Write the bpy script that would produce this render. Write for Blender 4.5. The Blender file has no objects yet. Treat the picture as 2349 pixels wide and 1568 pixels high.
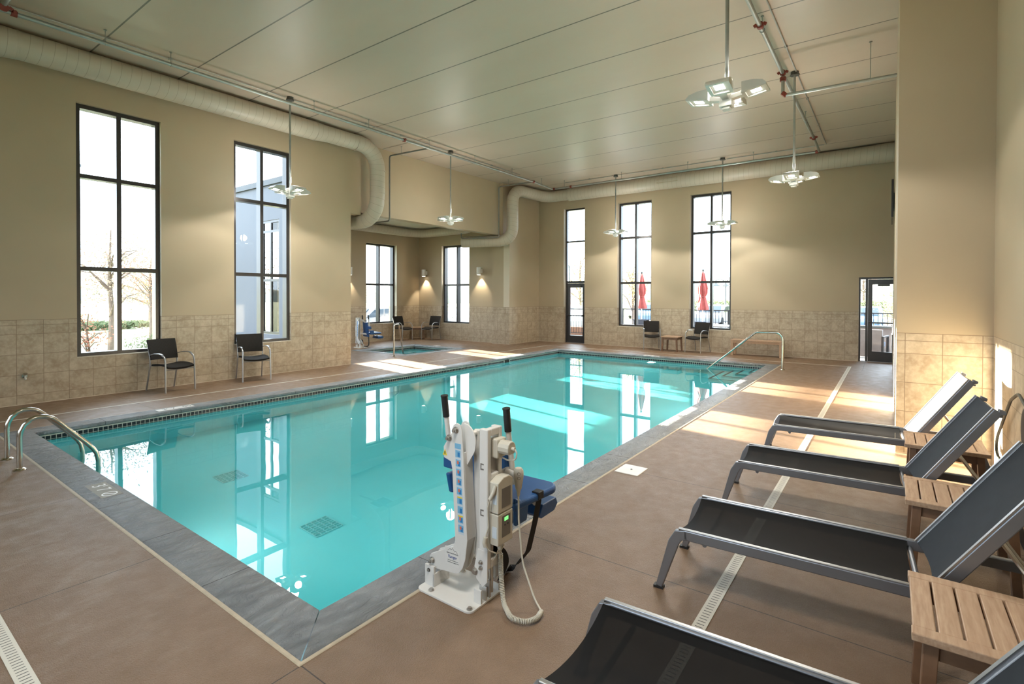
import bpy, bmesh, math, random
from mathutils import Vector, Matrix

S = bpy.context.scene
COL = S.collection
PI = math.pi
RNG = random.Random(7)

# ------------------------------------------------------------------ camera, world, sun, exposure
cam_d = bpy.data.cameras.new('camera')
cam = bpy.data.objects.new('camera', cam_d)
COL.objects.link(cam)
S.camera = cam
fw = Vector((0.8057634846708516, 0.5921424487548321, -0.01060788167907974))
rt = Vector((0.5921976587704433, -0.805787729880851, 0.002840302848338032))
up = Vector((0.006865837013210126, 0.008570575015462299, 0.999939700945018))
R = Matrix((rt, up, -fw)).transposed().to_4x4()
R.translation = Vector((0, 0, 1.65))
cam.matrix_world = R
cam_d.sensor_fit = 'HORIZONTAL'
cam_d.sensor_width = 36.0
cam_d.lens = 1179.418 / 2349 * 36.0
cam_d.shift_y = (691.709 - 784) / 2349
cam_d.clip_start = 0.05
cam_d.clip_end = 800

W = bpy.data.worlds.new('sky')
S.world = W
W.use_nodes = True
bg = W.node_tree.nodes['Background']
bg.inputs[0].default_value = (0.74, 0.87, 1.0, 1)
bg.inputs[1].default_value = 5.2

sun_d = bpy.data.lights.new('sun', 'SUN')
sun_d.energy = 84.0
sun_d.color = (1.0, 0.90, 0.75)
sun_d.angle = math.radians(0.55)
sun = bpy.data.objects.new('sun', sun_d)
COL.objects.link(sun)
SUNDIR = Vector((-0.165, -1.0, -0.145)).normalized()
sun.rotation_euler = SUNDIR.to_track_quat('-Z', 'Y').to_euler()
sun_d.cycles.is_caustics_light = True

PEND_W = 33.0            # watts per pendant head
S.view_settings.view_transform = 'Standard'
S.view_settings.look = 'None'
S.view_settings.gamma = 1.0
S.view_settings.exposure = 1.05
S.view_settings.use_curve_mapping = False
S.cycles.max_bounces = 8
S.cycles.diffuse_bounces = 4
S.cycles.glossy_bounces = 4
S.cycles.transmission_bounces = 6
S.cycles.transparent_max_bounces = 12
S.cycles.sample_clamp_indirect = 6.0
S.cycles.caustics_reflective = False
S.cycles.caustics_refractive = True
S.cycles.use_denoising = True

# ------------------------------------------------------------------ node helpers
class NT:
    def __init__(s, name):
        s.m = bpy.data.materials.new(name)
        s.m.use_nodes = True
        s.t = s.m.node_tree
        s.t.nodes.clear()
        s.out = s.t.nodes.new('ShaderNodeOutputMaterial')
    def n(s, typ, **kw):
        nd = s.t.nodes.new('ShaderNode' + typ)
        for k, v in kw.items():
            if k.startswith('i_'):
                nd.inputs[k[2:].replace('_', ' ')].default_value = v
            else:
                setattr(nd, k, v)
        return nd
    def l(s, a, b):
        s.t.links.new(a, b)
    def put(s, sock, v):
        if isinstance(v, bpy.types.NodeSocket):
            s.l(v, sock)
        elif v is not None:
            if isinstance(v, (tuple, list)) and len(v) == 3 and sock.type == 'RGBA':
                v = (*v, 1)
            sock.default_value = v
    def math(s, op, a, b=None, c=None):
        nd = s.n('Math', operation=op)
        s.put(nd.inputs[0], a); s.put(nd.inputs[1], b); s.put(nd.inputs[2], c)
        return nd.outputs[0]
    def mix(s, f, a, b):
        nd = s.n('Mix', data_type='RGBA')
        s.put(nd.inputs[0], f); s.put(nd.inputs[6], a); s.put(nd.inputs[7], b)
        return nd.outputs[2]
    def noise(s, vec, scale, detail=4, rough=0.55, out=0):
        nd = s.n('TexNoise')
        if vec is not None: s.l(vec, nd.inputs['Vector'])
        nd.inputs['Scale'].default_value = scale
        nd.inputs['Detail'].default_value = detail
        nd.inputs['Roughness'].default_value = rough
        return nd.outputs[out]
    def ramp(s, f, lo, hi):
        nd = s.n('MapRange')
        s.put(nd.inputs[0], f); nd.inputs[1].default_value = lo; nd.inputs[2].default_value = hi
        return nd.outputs[0]
    def pos(s):
        return s.n('NewGeometry').outputs['Position']
    def obj(s):
        return s.n('TexCoord').outputs['Object']
    def xyz(s, v):
        nd = s.n('SeparateXYZ'); s.l(v, nd.inputs[0]); return nd.outputs
    def scale(s, v, sx, sy, sz):
        nd = s.n('VectorMath', operation='MULTIPLY'); s.l(v, nd.inputs[0]); nd.inputs[1].default_value = (sx, sy, sz)
        return nd.outputs[0]
    def near(s, u, off, sp, w):
        """1 within w/2 of a line of the family off + k*sp"""
        d = s.math('PINGPONG', s.math('ADD', s.math('SUBTRACT', u, off), 200 * sp), sp / 2)
        return s.math('LESS_THAN', d, w / 2)
    def bump(s, h, strength, dist=0.01):
        nd = s.n('Bump'); nd.inputs['Strength'].default_value = strength; nd.inputs['Distance'].default_value = dist
        s.l(h, nd.inputs['Height']); return nd.outputs[0]
    def pbr(s, col, rough=0.5, metal=0.0, spec=0.5, normal=None, **kw):
        p = s.n('BsdfPrincipled')
        s.put(p.inputs['Base Color'], col); s.put(p.inputs['Roughness'], rough)
        s.put(p.inputs['Metallic'], metal); s.put(p.inputs['Specular IOR Level'], spec)
        if normal is not None: s.l(normal, p.inputs['Normal'])
        for k, v in kw.items():
            s.put(p.inputs[k.replace('_', ' ')], v)
        s.l(p.outputs[0], s.out.inputs[0])
        return s.m

def plain(name, col, rough=0.5, metal=0.0, spec=0.5, var=0.06, vs=8.0, bump=0.0, bs=200.0):
    t = NT(name)
    o = t.obj()
    f = t.ramp(t.noise(o, vs, 3), 0.3, 0.7)
    c = t.mix(f, tuple(x * (1 - var) for x in col), tuple(min(1, x * (1 + var)) for x in col))
    nm = t.bump(t.noise(o, bs, 2), bump, 0.002) if bump else None
    return t.pbr(c, rough, metal, spec, nm)

M = {}
M['paint'] = None
def paint_mat(name, col):
    t = NT(name); p = t.pos()
    f = t.ramp(t.noise(p, 0.9, 2), 0.3, 0.7)
    c = t.mix(f, tuple(x * 0.97 for x in col), tuple(x * 1.03 for x in col))
    return t.pbr(c, 0.55, 0, 0.3, t.bump(t.noise(p, 120, 3), 0.15, 0.002))
M['paint'] = paint_mat('wall_paint', (0.435, 0.357, 0.247))
M['cream'] = paint_mat('skylit_reveal_paint', (0.64, 0.58, 0.47))  # lightened: sky light on the jambs is put into the paint
M['ext'] = paint_mat('exterior_render', (0.072, 0.080, 0.100))
M['extdark'] = paint_mat('parapet_cap', (0.05, 0.055, 0.065))

def tile_mat(name, axis_off):
    t = NT(name); p = t.pos(); x, y, z = t.xyz(p)
    nx = t.math('ABSOLUTE', t.xyz(t.n('NewGeometry').outputs['Normal'])[0])
    onx = t.math('GREATER_THAN', nx, 0.5)
    u = t.math('ADD', t.math('MULTIPLY', onx, y), t.math('MULTIPLY', t.math('SUBTRACT', 1.0, onx), x))
    lu = t.near(u, axis_off, 0.3045, 0.006)
    zz = t.math('MINIMUM', z, 1.1)
    lz = t.near(zz, 0.145, 0.305, 0.006)
    lz2 = t.math('LESS_THAN', t.math('ABSOLUTE', t.math('SUBTRACT', z, 1.195)), 0.003)
    lz3 = t.math('GREATER_THAN', z, 1.270)
    lz4 = t.math('LESS_THAN', z, 0.010)
    g = t.math('MAXIMUM', t.math('MAXIMUM', lu, lz), t.math('MAXIMUM', lz2, lz3))
    cell = t.n('TexWhiteNoise', noise_dimensions='2D')
    cv = t.n('CombineXYZ')
    t.l(t.math('FLOOR', t.math('DIVIDE', t.math('SUBTRACT', u, axis_off), 0.3045)), cv.inputs[0])
    t.l(t.math('FLOOR', t.math('DIVIDE', t.math('SUBTRACT', z, 0.145), 0.305)), cv.inputs[1])
    t.l(cv.outputs[0], cell.inputs['Vector'])
    sh = t.n('VectorMath', operation='ADD'); t.l(p, sh.inputs[0]); t.l(t.scale(cell.outputs['Color'], 5, 5, 5), sh.inputs[1])
    n1 = t.ramp(t.noise(sh.outputs[0], 5.5, 7, 0.65), 0.33, 0.68)
    n2 = t.ramp(t.noise(sh.outputs[0], 22, 4, 0.6), 0.45, 0.75)
    c = t.mix(n1, (0.335, 0.265, 0.182), (0.50, 0.425, 0.315))
    c = t.mix(t.math('MULTIPLY', n2, 0.35), c, (0.57, 0.50, 0.39))
    c = t.mix(g, c, (0.22, 0.165, 0.112))
    c = t.mix(lz4, c, (0.62, 0.54, 0.42))
    h = t.math('SUBTRACT', 1.0, g)
    return t.pbr(c, 0.42, 0, 0.4, t.bump(h, 0.35, 0.004))
M['tile_left'] = tile_mat('wall_tile_left', 1.795)
M['tile_far'] = tile_mat('wall_tile_far', 1.551)
M['tile_col'] = tile_mat('wall_tile_column', -0.134)

def ceiling_mat():
    t = NT('ceiling_panels'); p = t.pos(); x, y, z = t.xyz(p)
    g = t.near(x, 2.587, 1.2285, 0.022)
    n = t.ramp(t.noise(t.scale(p, 1.0, 0.35, 1), 1.1, 5), 0.25, 0.75)
    c = t.mix(n, (0.475, 0.390, 0.312), (0.54, 0.452, 0.368))
    cell = t.n('TexWhiteNoise', noise_dimensions='1D')
    t.l(t.math('FLOOR', t.math('DIVIDE', t.math('SUBTRACT', x, 2.587), 1.2285)), cell.inputs['W'])
    c = t.mix(t.math('MULTIPLY', cell.outputs[0], 0.18), c, (0.395, 0.34, 0.275))
    c = t.mix(g, c, (0.13, 0.115, 0.09))
    return t.pbr(c, t.math('ADD', 0.40, t.math('MULTIPLY', n, 0.10)), 0, 0.5, t.bump(t.math('ADD', t.math('MULTIPLY', g, -1.0), t.math('MULTIPLY', t.noise(p, 14, 4), 0.05)), 0.5, 0.01))
M['ceiling'] = ceiling_mat()

def deck_mat():
    t = NT('textured_concrete'); p = t.pos(); x, y, z = t.xyz(p)
    n1 = t.ramp(t.noise(p, 1.3, 5, 0.6), 0.3, 0.7)
    n2 = t.ramp(t.noise(p, 7, 6, 0.65), 0.3, 0.7)
    n3 = t.ramp(t.noise(p, 160, 3, 0.6), 0.25, 0.75)
    c = t.mix(n1, (0.175, 0.104, 0.056), (0.220, 0.134, 0.075))
    c = t.mix(t.math('MULTIPLY', n2, 0.45), c, (0.115, 0.076, 0.048))
    c = t.mix(t.math('MULTIPLY', n3, 0.6), c, (0.29, 0.195, 0.125))
    # whitish mottling on the strip by the near pool end
    bl = t.ramp(t.noise(t.scale(p, 1.0, 1.6, 1), 2.4, 7, 0.72), 0.5, 0.78)
    zone = t.math('MULTIPLY', t.ramp(x, 1.7, 0.7), t.ramp(y, 1.9, 4.0))
    c = t.mix(t.math('MULTIPLY', t.math('MULTIPLY', bl, zone), 0.75), c, (0.42, 0.36, 0.31))
    # saw-cut joints
    jy = t.math('MULTIPLY', t.near(y, 2.103, 1.615, 0.006), t.math('MAXIMUM', t.math('LESS_THAN', x, 1.29), t.math('GREATER_THAN', x, 13.92)))
    jx = t.math('MULTIPLY', t.near(x, 1.28, 1.65, 0.006), t.math('MAXIMUM', t.math('LESS_THAN', y, 2.122), t.math('GREATER_THAN', y, 8.52)))
    j = t.math('MAXIMUM', jx, jy)
    c = t.mix(j, c, (0.05, 0.035, 0.025))
    h = t.math('SUBTRACT', t.math('ADD', t.math('MULTIPLY', n3, 0.5), t.math('MULTIPLY', t.noise(p, 55, 5, 0.7), 0.9)), j)
    return t.pbr(c, t.math('ADD', 0.34, t.math('MULTIPLY', n2, 0.22)), 0, 0.5, t.bump(h, 0.6, 0.007))
M['deck'] = deck_mat()

def coping_mat():
    t = NT('slate_coping'); p = t.pos(); x, y, z = t.xyz(p)
    n1 = t.ramp(t.noise(p, 3.0, 6, 0.6), 0.3, 0.7)
    w = t.n('TexNoise'); t.l(t.scale(p, 1.0, 1.8, 1), w.inputs['Vector'])
    w.inputs['Scale'].default_value = 6.5; w.inputs['Detail'].default_value = 8; w.inputs['Roughness'].default_value = 0.62; w.inputs['Distortion'].default_value = 1.6
    c = t.mix(n1, (0.19, 0.203, 0.21), (0.28, 0.293, 0.30))
    jx = t.math('MULTIPLY', t.near(x, 4.03, 0.887, 0.006), t.math('MAXIMUM', t.math('LESS_THAN', y, 2.42), t.math('GREATER_THAN', y, 8.22)))
    jy = t.math('MULTIPLY', t.near(y, 4.005, 0.887, 0.006), t.math('MAXIMUM', t.math('LESS_THAN', x, 1.59), t.math('GREATER_THAN', x, 13.62)))
    jx = t.math('MULTIPLY', jx, t.math('MULTIPLY', t.math('GREATER_THAN', x, 1.75), t.math('LESS_THAN', x, 13.5)))
    jy = t.math('MULTIPLY', jy, t.math('MULTIPLY', t.math('GREATER_THAN', y, 2.60), t.math('LESS_THAN', y, 8.1)))
    j = t.math('MULTIPLY', t.math('MAXIMUM', jx, jy), t.math('LESS_THAN', y, 9.5))
    c = t.mix(j, c, (0.045, 0.045, 0.045))
    h = t.math('SUBTRACT', t.math('MULTIPLY', w.outputs[0], 2.2), j)
    return t.pbr(c, 0.27, 0, 0.75, t.bump(h, 1.0, 0.026))
M['coping'] = coping_mat()

def basin_mat():
    t = NT('pool_plaster_and_band'); p = t.pos(); x, y, z = t.xyz(p)
    n = t.ramp(t.noise(p, 2.5, 4), 0.3, 0.7)
    c = t.mix(n, (0.50, 0.93, 0.965), (0.56, 0.955, 0.98))
    nx = t.math('ABSOLUTE', t.xyz(t.n('NewGeometry').outputs['Normal'])[0])
    onx = t.math('GREATER_THAN', nx, 0.5)
    u = t.math('ADD', t.math('MULTIPLY', onx, y), t.math('MULTIPLY', t.math('SUBTRACT', 1.0, onx), x))
    g = t.math('MAXIMUM', t.near(u, 0.0, 0.052, 0.006), t.near(z, -0.062, 0.050, 0.006))
    g = t.math('MAXIMUM', g, t.math('GREATER_THAN', z, -0.066))
    band = t.math('GREATER_THAN', z, -0.165)
    trim = t.math('MULTIPLY', t.math('GREATER_THAN', z, -0.175), t.math('LESS_THAN', z, -0.160))
    tc = t.mix(g, (0.012, 0.014, 0.022), (0.66, 0.64, 0.58))
    c = t.mix(band, c, tc)
    c = t.mix(trim, c, (0.66, 0.70, 0.68))
    return t.pbr(c, t.math('SUBTRACT', 0.6, t.math('MULTIPLY', band, 0.4)), 0, 0.4)
M['basin'] = basin_mat()
M['nosing'] = plain('step_nosing_tile', (0.02, 0.03, 0.05), 0.3)
M['grate'] = plain('main_drain_grate', (0.24, 0.56, 0.58), 0.5)
M['gratebar'] = plain('main_drain_bars', (0.62, 0.85, 0.86), 0.5)

def water_mat():
    t = NT('water')
    fr = t.n('Fresnel'); fr.inputs['IOR'].default_value = 1.333
    rf = t.n('BsdfRefraction'); rf.inputs['Color'].default_value = (0.50, 0.97, 1.0, 1); rf.inputs['Roughness'].default_value = 0; rf.inputs['IOR'].default_value = 1.333
    gl = t.n('BsdfGlossy'); gl.inputs['Color'].default_value = (1, 1, 1, 1); gl.inputs['Roughness'].default_value = 0
    mx = t.n('MixShader'); t.l(t.math('MINIMUM', fr.outputs[0], 0.95), mx.inputs[0]); t.l(rf.outputs[0], mx.inputs[1]); t.l(gl.outputs[0], mx.inputs[2])
    t.l(mx.outputs[0], t.out.inputs[0])
    return t.m
M['water'] = water_mat()

def glass_mat():
    t = NT('window_glass')
    fr = t.n('Fresnel'); fr.inputs['IOR'].default_value = 1.45
    tr = t.n('BsdfTransparent'); tr.inputs['Color'].default_value = (0.94, 0.97, 0.97, 1)
    gl = t.n('BsdfGlossy'); gl.inputs['Roughness'].default_value = 0
    mx = t.n('MixShader'); t.l(fr.outputs[0], mx.inputs[0]); t.l(tr.outputs[0], mx.inputs[1]); t.l(gl.outputs[0], mx.inputs[2])
    t.l(mx.outputs[0], t.out.inputs[0])
    return t.m
M['glass'] = glass_mat()

def sling_mat(name, col):
    t = NT(name); o = t.obj()
    ux, uy, uz = t.xyz(o)
    wv = t.math('MULTIPLY', t.math('PINGPONG', ux, 0.0015), t.math('PINGPONG', t.math('ADD', uy, uz), 0.0015))
    f = t.ramp(t.noise(o, 9, 3), 0.3, 0.7)
    c = t.mix(f, tuple(v * 0.92 for v in col), tuple(v * 1.08 for v in col))
    p = t.n('BsdfPrincipled'); t.put(p.inputs['Base Color'], c); p.inputs['Roughness'].default_value = 0.65
    p.inputs['Specular IOR Level'].default_value = 0.06
    t.l(t.bump(wv, 0.2, 0.001), p.inputs['Normal'])
    tr = t.n('BsdfTransparent')
    mx = t.n('MixShader'); mx.inputs[0].default_value = 0.0 if 'back' in name else 0.03
    t.l(p.outputs[0], mx.inputs[1]); t.l(tr.outputs[0], mx.inputs[2]); t.l(mx.outputs[0], t.out.inputs[0])
    return t.m
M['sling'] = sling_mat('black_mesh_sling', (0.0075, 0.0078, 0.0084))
M['sling_back_lit'] = sling_mat('lit_mesh_backrest', (0.034, 0.039, 0.046))  # same fabric as the seat, window light put into its colour

def teak_mat():
    t = NT('teak'); o = t.obj()
    cell = t.n('ObjectInfo')
    v = t.scale(o, 4, 40, 40)
    g = t.noise(v, 1.6, 6, 0.6)
    w = t.ramp(g, 0.3, 0.72)
    c = t.mix(w, (0.37, 0.235, 0.150), (0.54, 0.385, 0.265))
    pl = t.ramp(t.noise(t.scale(o, 0.3, 13, 1), 1.0, 0), 0.35, 0.65)
    c = t.mix(t.math('MULTIPLY', pl, 0.35), c, (0.42, 0.275, 0.18))
    return t.pbr(c, 0.5, 0, 0.35, t.bump(g, 0.12, 0.002))
M['teak'] = teak_mat()
M['teak_leg'] = plain('teak_leg', (0.19, 0.105, 0.060), 0.5, var=0.15, vs=14)

def duct_mat():
    t = NT('painted_spiral_duct')
    uv = t.n('UVMap'); u, v, w = t.xyz(uv.outputs[0])
    g = t.near(t.math('ADD', v, t.math('MULTIPLY', u, 0.12)), 0, 0.135, 0.007)
    o = t.pos()
    f = t.ramp(t.noise(o, 1.5, 3), 0.3, 0.7)
    c = t.mix(f, (0.46, 0.42, 0.345), (0.51, 0.465, 0.385))
    c = t.mix(t.math('MULTIPLY', g, 0.5), c, (0.22, 0.18, 0.13))
    return t.pbr(c, 0.40, 0, 0.4, t.bump(g, -0.4, 0.006))
M['duct'] = duct_mat()

M['bronze'] = plain('dark_bronze_frame', (0.036, 0.034, 0.034), 0.28, 0.2)
M['steel'] = plain('stainless_tube', (0.58, 0.54, 0.47), 0.16, 1.0, var=0.03)
M['alu'] = plain('satin_aluminium', (0.42, 0.42, 0.42), 0.38, 1.0, var=0.03)
M['rail'] = plain('grey_lounger_frame', (0.25, 0.26, 0.285), 0.36, 0.75, var=0.03)
M['wicker'] = None
def wicker_mat():
    t = NT('woven_black_resin'); o = t.obj(); x, y, z = t.xyz(o)
    a = t.math('PINGPONG', x, 0.006); b = t.math('PINGPONG', t.math('ADD', z, y), 0.006)
    h = t.math('ADD', a, b)
    c = t.mix(t.ramp(h, 0.002, 0.010), (0.010, 0.009, 0.008), (0.026, 0.023, 0.020))
    return t.pbr(c, 0.6, 0, 0.15, t.bump(h, 0.5, 0.2))
M['wicker'] = wicker_mat()
M['white'] = plain('white_powder_coat', (0.68, 0.67, 0.645), 0.35, var=0.02)
M['plate'] = plain('white_base_plate', (0.70, 0.69, 0.665), 0.3, var=0.02)
M['cream_plastic'] = plain('cream_plastic', (0.55, 0.52, 0.44), 0.4, var=0.02)
M['blue'] = plain('blue_moulded_plastic', (0.012, 0.075, 0.235), 0.4, var=0.06)
M['black'] = plain('black_rubber', (0.012, 0.012, 0.013), 0.5)
M['bolt'] = plain('zinc_bolt', (0.50, 0.48, 0.45), 0.3, 0.9)
M['panel'] = plain('grey_control_panel', (0.17, 0.155, 0.14), 0.4)
M['galv'] = plain('galvanised_pipe', (0.36, 0.38, 0.36), 0.42, 0.7, var=0.08)
M['drop'] = plain('painted_grey_pipe', (0.20, 0.20, 0.18), 0.5, 0.2)
M['redc'] = plain('red_coupling', (0.20, 0.035, 0.022), 0.5)
M['darkbox'] = plain('dark_steel_box', (0.09, 0.095, 0.09), 0.45, 0.6)
M['lampbody'] = plain('lamp_housing', (0.72, 0.73, 0.70), 0.35, 0.2, var=0.02)
M['sconce'] = plain('white_sconce', (0.80, 0.79, 0.76), 0.4)
M['drain'] = None
def drain_mat():
    t = NT('slotted_drain'); p = t.obj(); x, y, z = t.xyz(p)
    s = t.math('MULTIPLY', t.near(x, 0.0, 0.026, 0.006), t.math('LESS_THAN', t.math('ABSOLUTE', y), 0.019))
    c = t.mix(s, (0.66, 0.63, 0.55), (0.10, 0.09, 0.08))
    return t.pbr(c, 0.45)
M['drain'] = drain_mat()
M['drainplain'] = plain('pale_drain_cover', (0.52, 0.48, 0.41), 0.5)
M['sealant'] = plain('tan_sealant', (0.46, 0.39, 0.29), 0.6, var=0.1, vs=20)
M['lid'] = plain('white_lid', (0.80, 0.78, 0.74), 0.4)
M['marker'] = plain('beige_marker_tile', (0.30, 0.29, 0.255), 0.7)
M['markerw'] = plain('white_marker_tile', (0.78, 0.77, 0.74), 0.35)
M['ink'] = plain('dark_ink', (0.03, 0.03, 0.035), 0.5)
M['inkw'] = plain('white_ink', (0.86, 0.86, 0.85), 0.5)
M['inkblue'] = plain('blue_ink', (0.02, 0.06, 0.28), 0.5)
M['stickblue'] = plain('light_blue_sticker', (0.18, 0.42, 0.62), 0.4)
M['stickpic'] = plain('pale_sticker_picture', (0.55, 0.62, 0.68), 0.4)
M['stickdark'] = plain('blue_sticker_figure', (0.02, 0.18, 0.45), 0.4)
M['stickred'] = plain('orange_sticker_figure', (0.62, 0.16, 0.09), 0.4)
M['yellow'] = plain('yellow_warning', (0.75, 0.58, 0.05), 0.4)
M['tv'] = plain('tv_black', (0.012, 0.012, 0.013), 0.2)
M['chrome'] = plain('chrome_fitting', (0.5, 0.47, 0.42), 0.25, 1.0)
M['hose'] = plain('dark_green_hose', (0.03, 0.035, 0.025), 0.5)
M['grillt'] = plain('vent_grille', (0.40, 0.34, 0.25), 0.45)
M['dark'] = plain('dark_hollow', (0.02, 0.018, 0.016), 0.8)
M['alc_ceil'] = plain('alcove_ceiling_board', (0.56, 0.53, 0.46), 0.5)
M['strap'] = plain('black_webbing', (0.012, 0.012, 0.012), 0.6)

def emit_mat(name, col, st):
    t = NT(name); e = t.n('Emission'); e.inputs[0].default_value = (*col, 1); e.inputs[1].default_value = st
    t.l(e.outputs[0], t.out.inputs[0]); return t.m
M['lens'] = emit_mat('lit_lamp_lens', (1.0, 0.95, 0.84), 22.0)
M['slens'] = emit_mat('lit_sconce_lens', (1.0, 0.9, 0.72), 6.0)
M['plens'] = emit_mat('lit_pool_lamp', (0.95, 1.0, 1.0), 4.0)
POOL_W = 10.0
M['lcd'] = emit_mat('green_lcd', (0.22, 0.95, 0.22), 0.7)

# ------------------------------------------------------------------ geometry helpers
def link(o, parent=None):
    COL.objects.link(o)
    if parent is not None: o.parent = parent
    return o

def tag(o, label=None, cat=None, group=None, kind=None):
    if label: o['label'] = label
    if cat: o['category'] = cat
    if group: o['group'] = group
    if kind: o['kind'] = kind
    return o

def thing(name, label, cat, loc=(0, 0, 0), rz=0.0, group=None):
    o = bpy.data.objects.new(name, None)
    o.empty_display_size = 0.1
    COL.objects.link(o)
    o.location = loc
    o.rotation_euler = (0, 0, rz)
    return tag(o, label, cat, group)

class MB:
    def __init__(s):
        s.b = bmesh.new()
        s.uv = s.b.loops.layers.uv.new('UVMap')
        s.mi = 0
    def face(s, vs, mi=None):
        try:
            f = s.b.faces.new(vs)
        except ValueError:
            return None
        f.material_index = s.mi if mi is None else mi
        return f
    def quad(s, a, b, c, d, mi=None):
        return s.face([s.b.verts.new(p) for p in (a, b, c, d)], mi)
    def hexa(s, p):
        v = [s.b.verts.new(q) for q in p]
        for ix in ((0, 3, 2, 1), (4, 5, 6, 7), (0, 1, 5, 4), (1, 2, 6, 5), (2, 3, 7, 6), (3, 0, 4, 7)):
            s.face([v[i] for i in ix])
        return s
    def box(s, x0, x1, y0, y1, z0, z1):
        return s.hexa([(x0, y0, z0), (x1, y0, z0), (x1, y1, z0), (x0, y1, z0), (x0, y0, z1), (x1, y0, z1), (x1, y1, z1), (x0, y1, z1)])
    def bar(s, p, q, w, h, upv=(0, 0, 1), w2=None, h2=None):
        p, q = Vector(p), Vector(q)
        d = (q - p).normalized(); upv = Vector(upv)
        sd = d.cross(upv)
        if sd.length < 1e-5: sd = d.cross(Vector((1, 0, 0)))
        sd.normalize(); u = sd.cross(d)
        w2 = w if w2 is None else w2; h2 = h if h2 is None else h2
        A = [p + sd * a * w / 2 + u * b * h / 2 for a, b in ((-1, -1), (1, -1), (1, 1), (-1, 1))]
        B = [q + sd * a * w2 / 2 + u * b * h2 / 2 for a, b in ((-1, -1), (1, -1), (1, 1), (-1, 1))]
        return s.hexa(A + B)
    def tube(s, pts, r, seg=12, cap=True, flat=1.0, upv=None):
        pts = [Vector(p) for p in pts]
        n = len(pts)
        rs = r if isinstance(r, (list, tuple)) else [r] * n
        tang = []
        for i in range(n):
            a = pts[max(0, i - 1)]; b = pts[min(n - 1, i + 1)]
            tang.append((b - a).normalized())
        ref = Vector(upv) if upv else Vector((0, 0, 1))
        if abs(tang[0].dot(ref)) > 0.95: ref = Vector((1, 0, 0))
        nrm = (ref - tang[0] * ref.dot(tang[0])).normalized()
        rings = []; L = 0; lens = []
        for i in range(n):
            if i:
                L += (pts[i] - pts[i - 1]).length
                nrm = nrm - tang[i] * nrm.dot(tang[i])
                nrm.normalize()
            lens.append(L)
            bn = tang[i].cross(nrm)
            k = 1.0
            if 0 < i < n - 1:
                cs = (pts[i] - pts[i - 1]).normalized().dot(tang[i])
                k = 1.0 / max(0.75, cs)
            rings.append([s.b.verts.new(pts[i] + (nrm * math.cos(2 * PI * j / seg) * flat + bn * math.sin(2 * PI * j / seg)) * rs[i] * (k if 0 < i < n - 1 else 1)) for j in range(seg)])
        for i in range(n - 1):
            for j in range(seg):
                k = (j + 1) % seg
                f = s.face([rings[i][j], rings[i][k], rings[i + 1][k], rings[i + 1][j]])
                if f:
                    for lp, (uu, vv) in zip(f.loops, ((j / seg, lens[i]), ((j + 1) / seg, lens[i]), ((j + 1) / seg, lens[i + 1]), (j / seg, lens[i + 1]))):
                        lp[s.uv].uv = (uu, vv)
        if cap:
            s.face(list(reversed(rings[0]))); s.face(rings[-1])
        return s
    def cyl(s, p, q, r, seg=16, r2=None):
        return s.tube([p, q], [r, r if r2 is None else r2], seg)
    def lathe(s, prof, c=(0, 0, 0), seg=20, fold=None):
        c = Vector(c); rings = []
        for (r, z) in prof:
            ring = []
            for j in range(seg):
                a = 2 * PI * j / seg
                k = fold(a, z) if fold else 1.0
                ring.append(s.b.verts.new(c + Vector((math.cos(a) * r * k, math.sin(a) * r * k, z))))
            rings.append(ring)
        for i in range(len(rings) - 1):
            for j in range(seg):
                k = (j + 1) % seg
                s.face([rings[i][j], rings[i][k], rings[i + 1][k], rings[i + 1][j]])
        s.face(list(reversed(rings[0]))); s.face(rings[-1])
        return s
    def prism(s, poly, ax, a0, a1):
        """poly in the two other axes (in xyz order), extruded along axis ax from a0 to a1"""
        def P(u, v, a):
            return {0: (a, u, v), 1: (u, a, v), 2: (u, v, a)}[ax]
        A = [s.b.verts.new(P(u, v, a0)) for u, v in poly]
        B = [s.b.verts.new(P(u, v, a1)) for u, v in poly]
        n = len(poly)
        s.face(A); s.face(list(reversed(B)))
        for i in range(n):
            k = (i + 1) % n
            s.face([A[i], B[i], B[k], A[k]])
        return s
    def build(s, name, mats, parent=None, off=None, smooth=False, bevel=0.0, seg=2, angle=35, loc=None):
        bmesh.ops.remove_doubles(s.b, verts=s.b.verts, dist=1e-6) if False else None
        bmesh.ops.recalc_face_normals(s.b, faces=s.b.faces)
        me = bpy.data.meshes.new(name)
        if off is not None:
            bmesh.ops.translate(s.b, verts=s.b.verts, vec=-Vector(off))
        s.b.to_mesh(me); s.b.free()
        for m in (mats if isinstance(mats, (list, tuple)) else [mats]):
            me.materials.append(m)
        o = bpy.data.objects.new(name, me)
        link(o, parent)
        if loc is not None: o.location = loc
        if smooth:
            for p in me.polygons: p.use_smooth = True
            me.set_sharp_from_angle(angle=math.radians(angle))
        if bevel:
            md = o.modifiers.new('bevel', 'BEVEL'); md.width = bevel; md.segments = seg; md.limit_method = 'ANGLE'; md.angle_limit = math.radians(40)
        return o

def arc(c, r, a0, a1, n, u=(1, 0, 0), v=(0, 0, 1)):
    c, u, v = Vector(c), Vector(u), Vector(v)
    return [c + u * r * math.cos(math.radians(a0 + (a1 - a0) * i / n)) + v * r * math.sin(math.radians(a0 + (a1 - a0) * i / n)) for i in range(n + 1)]

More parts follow.
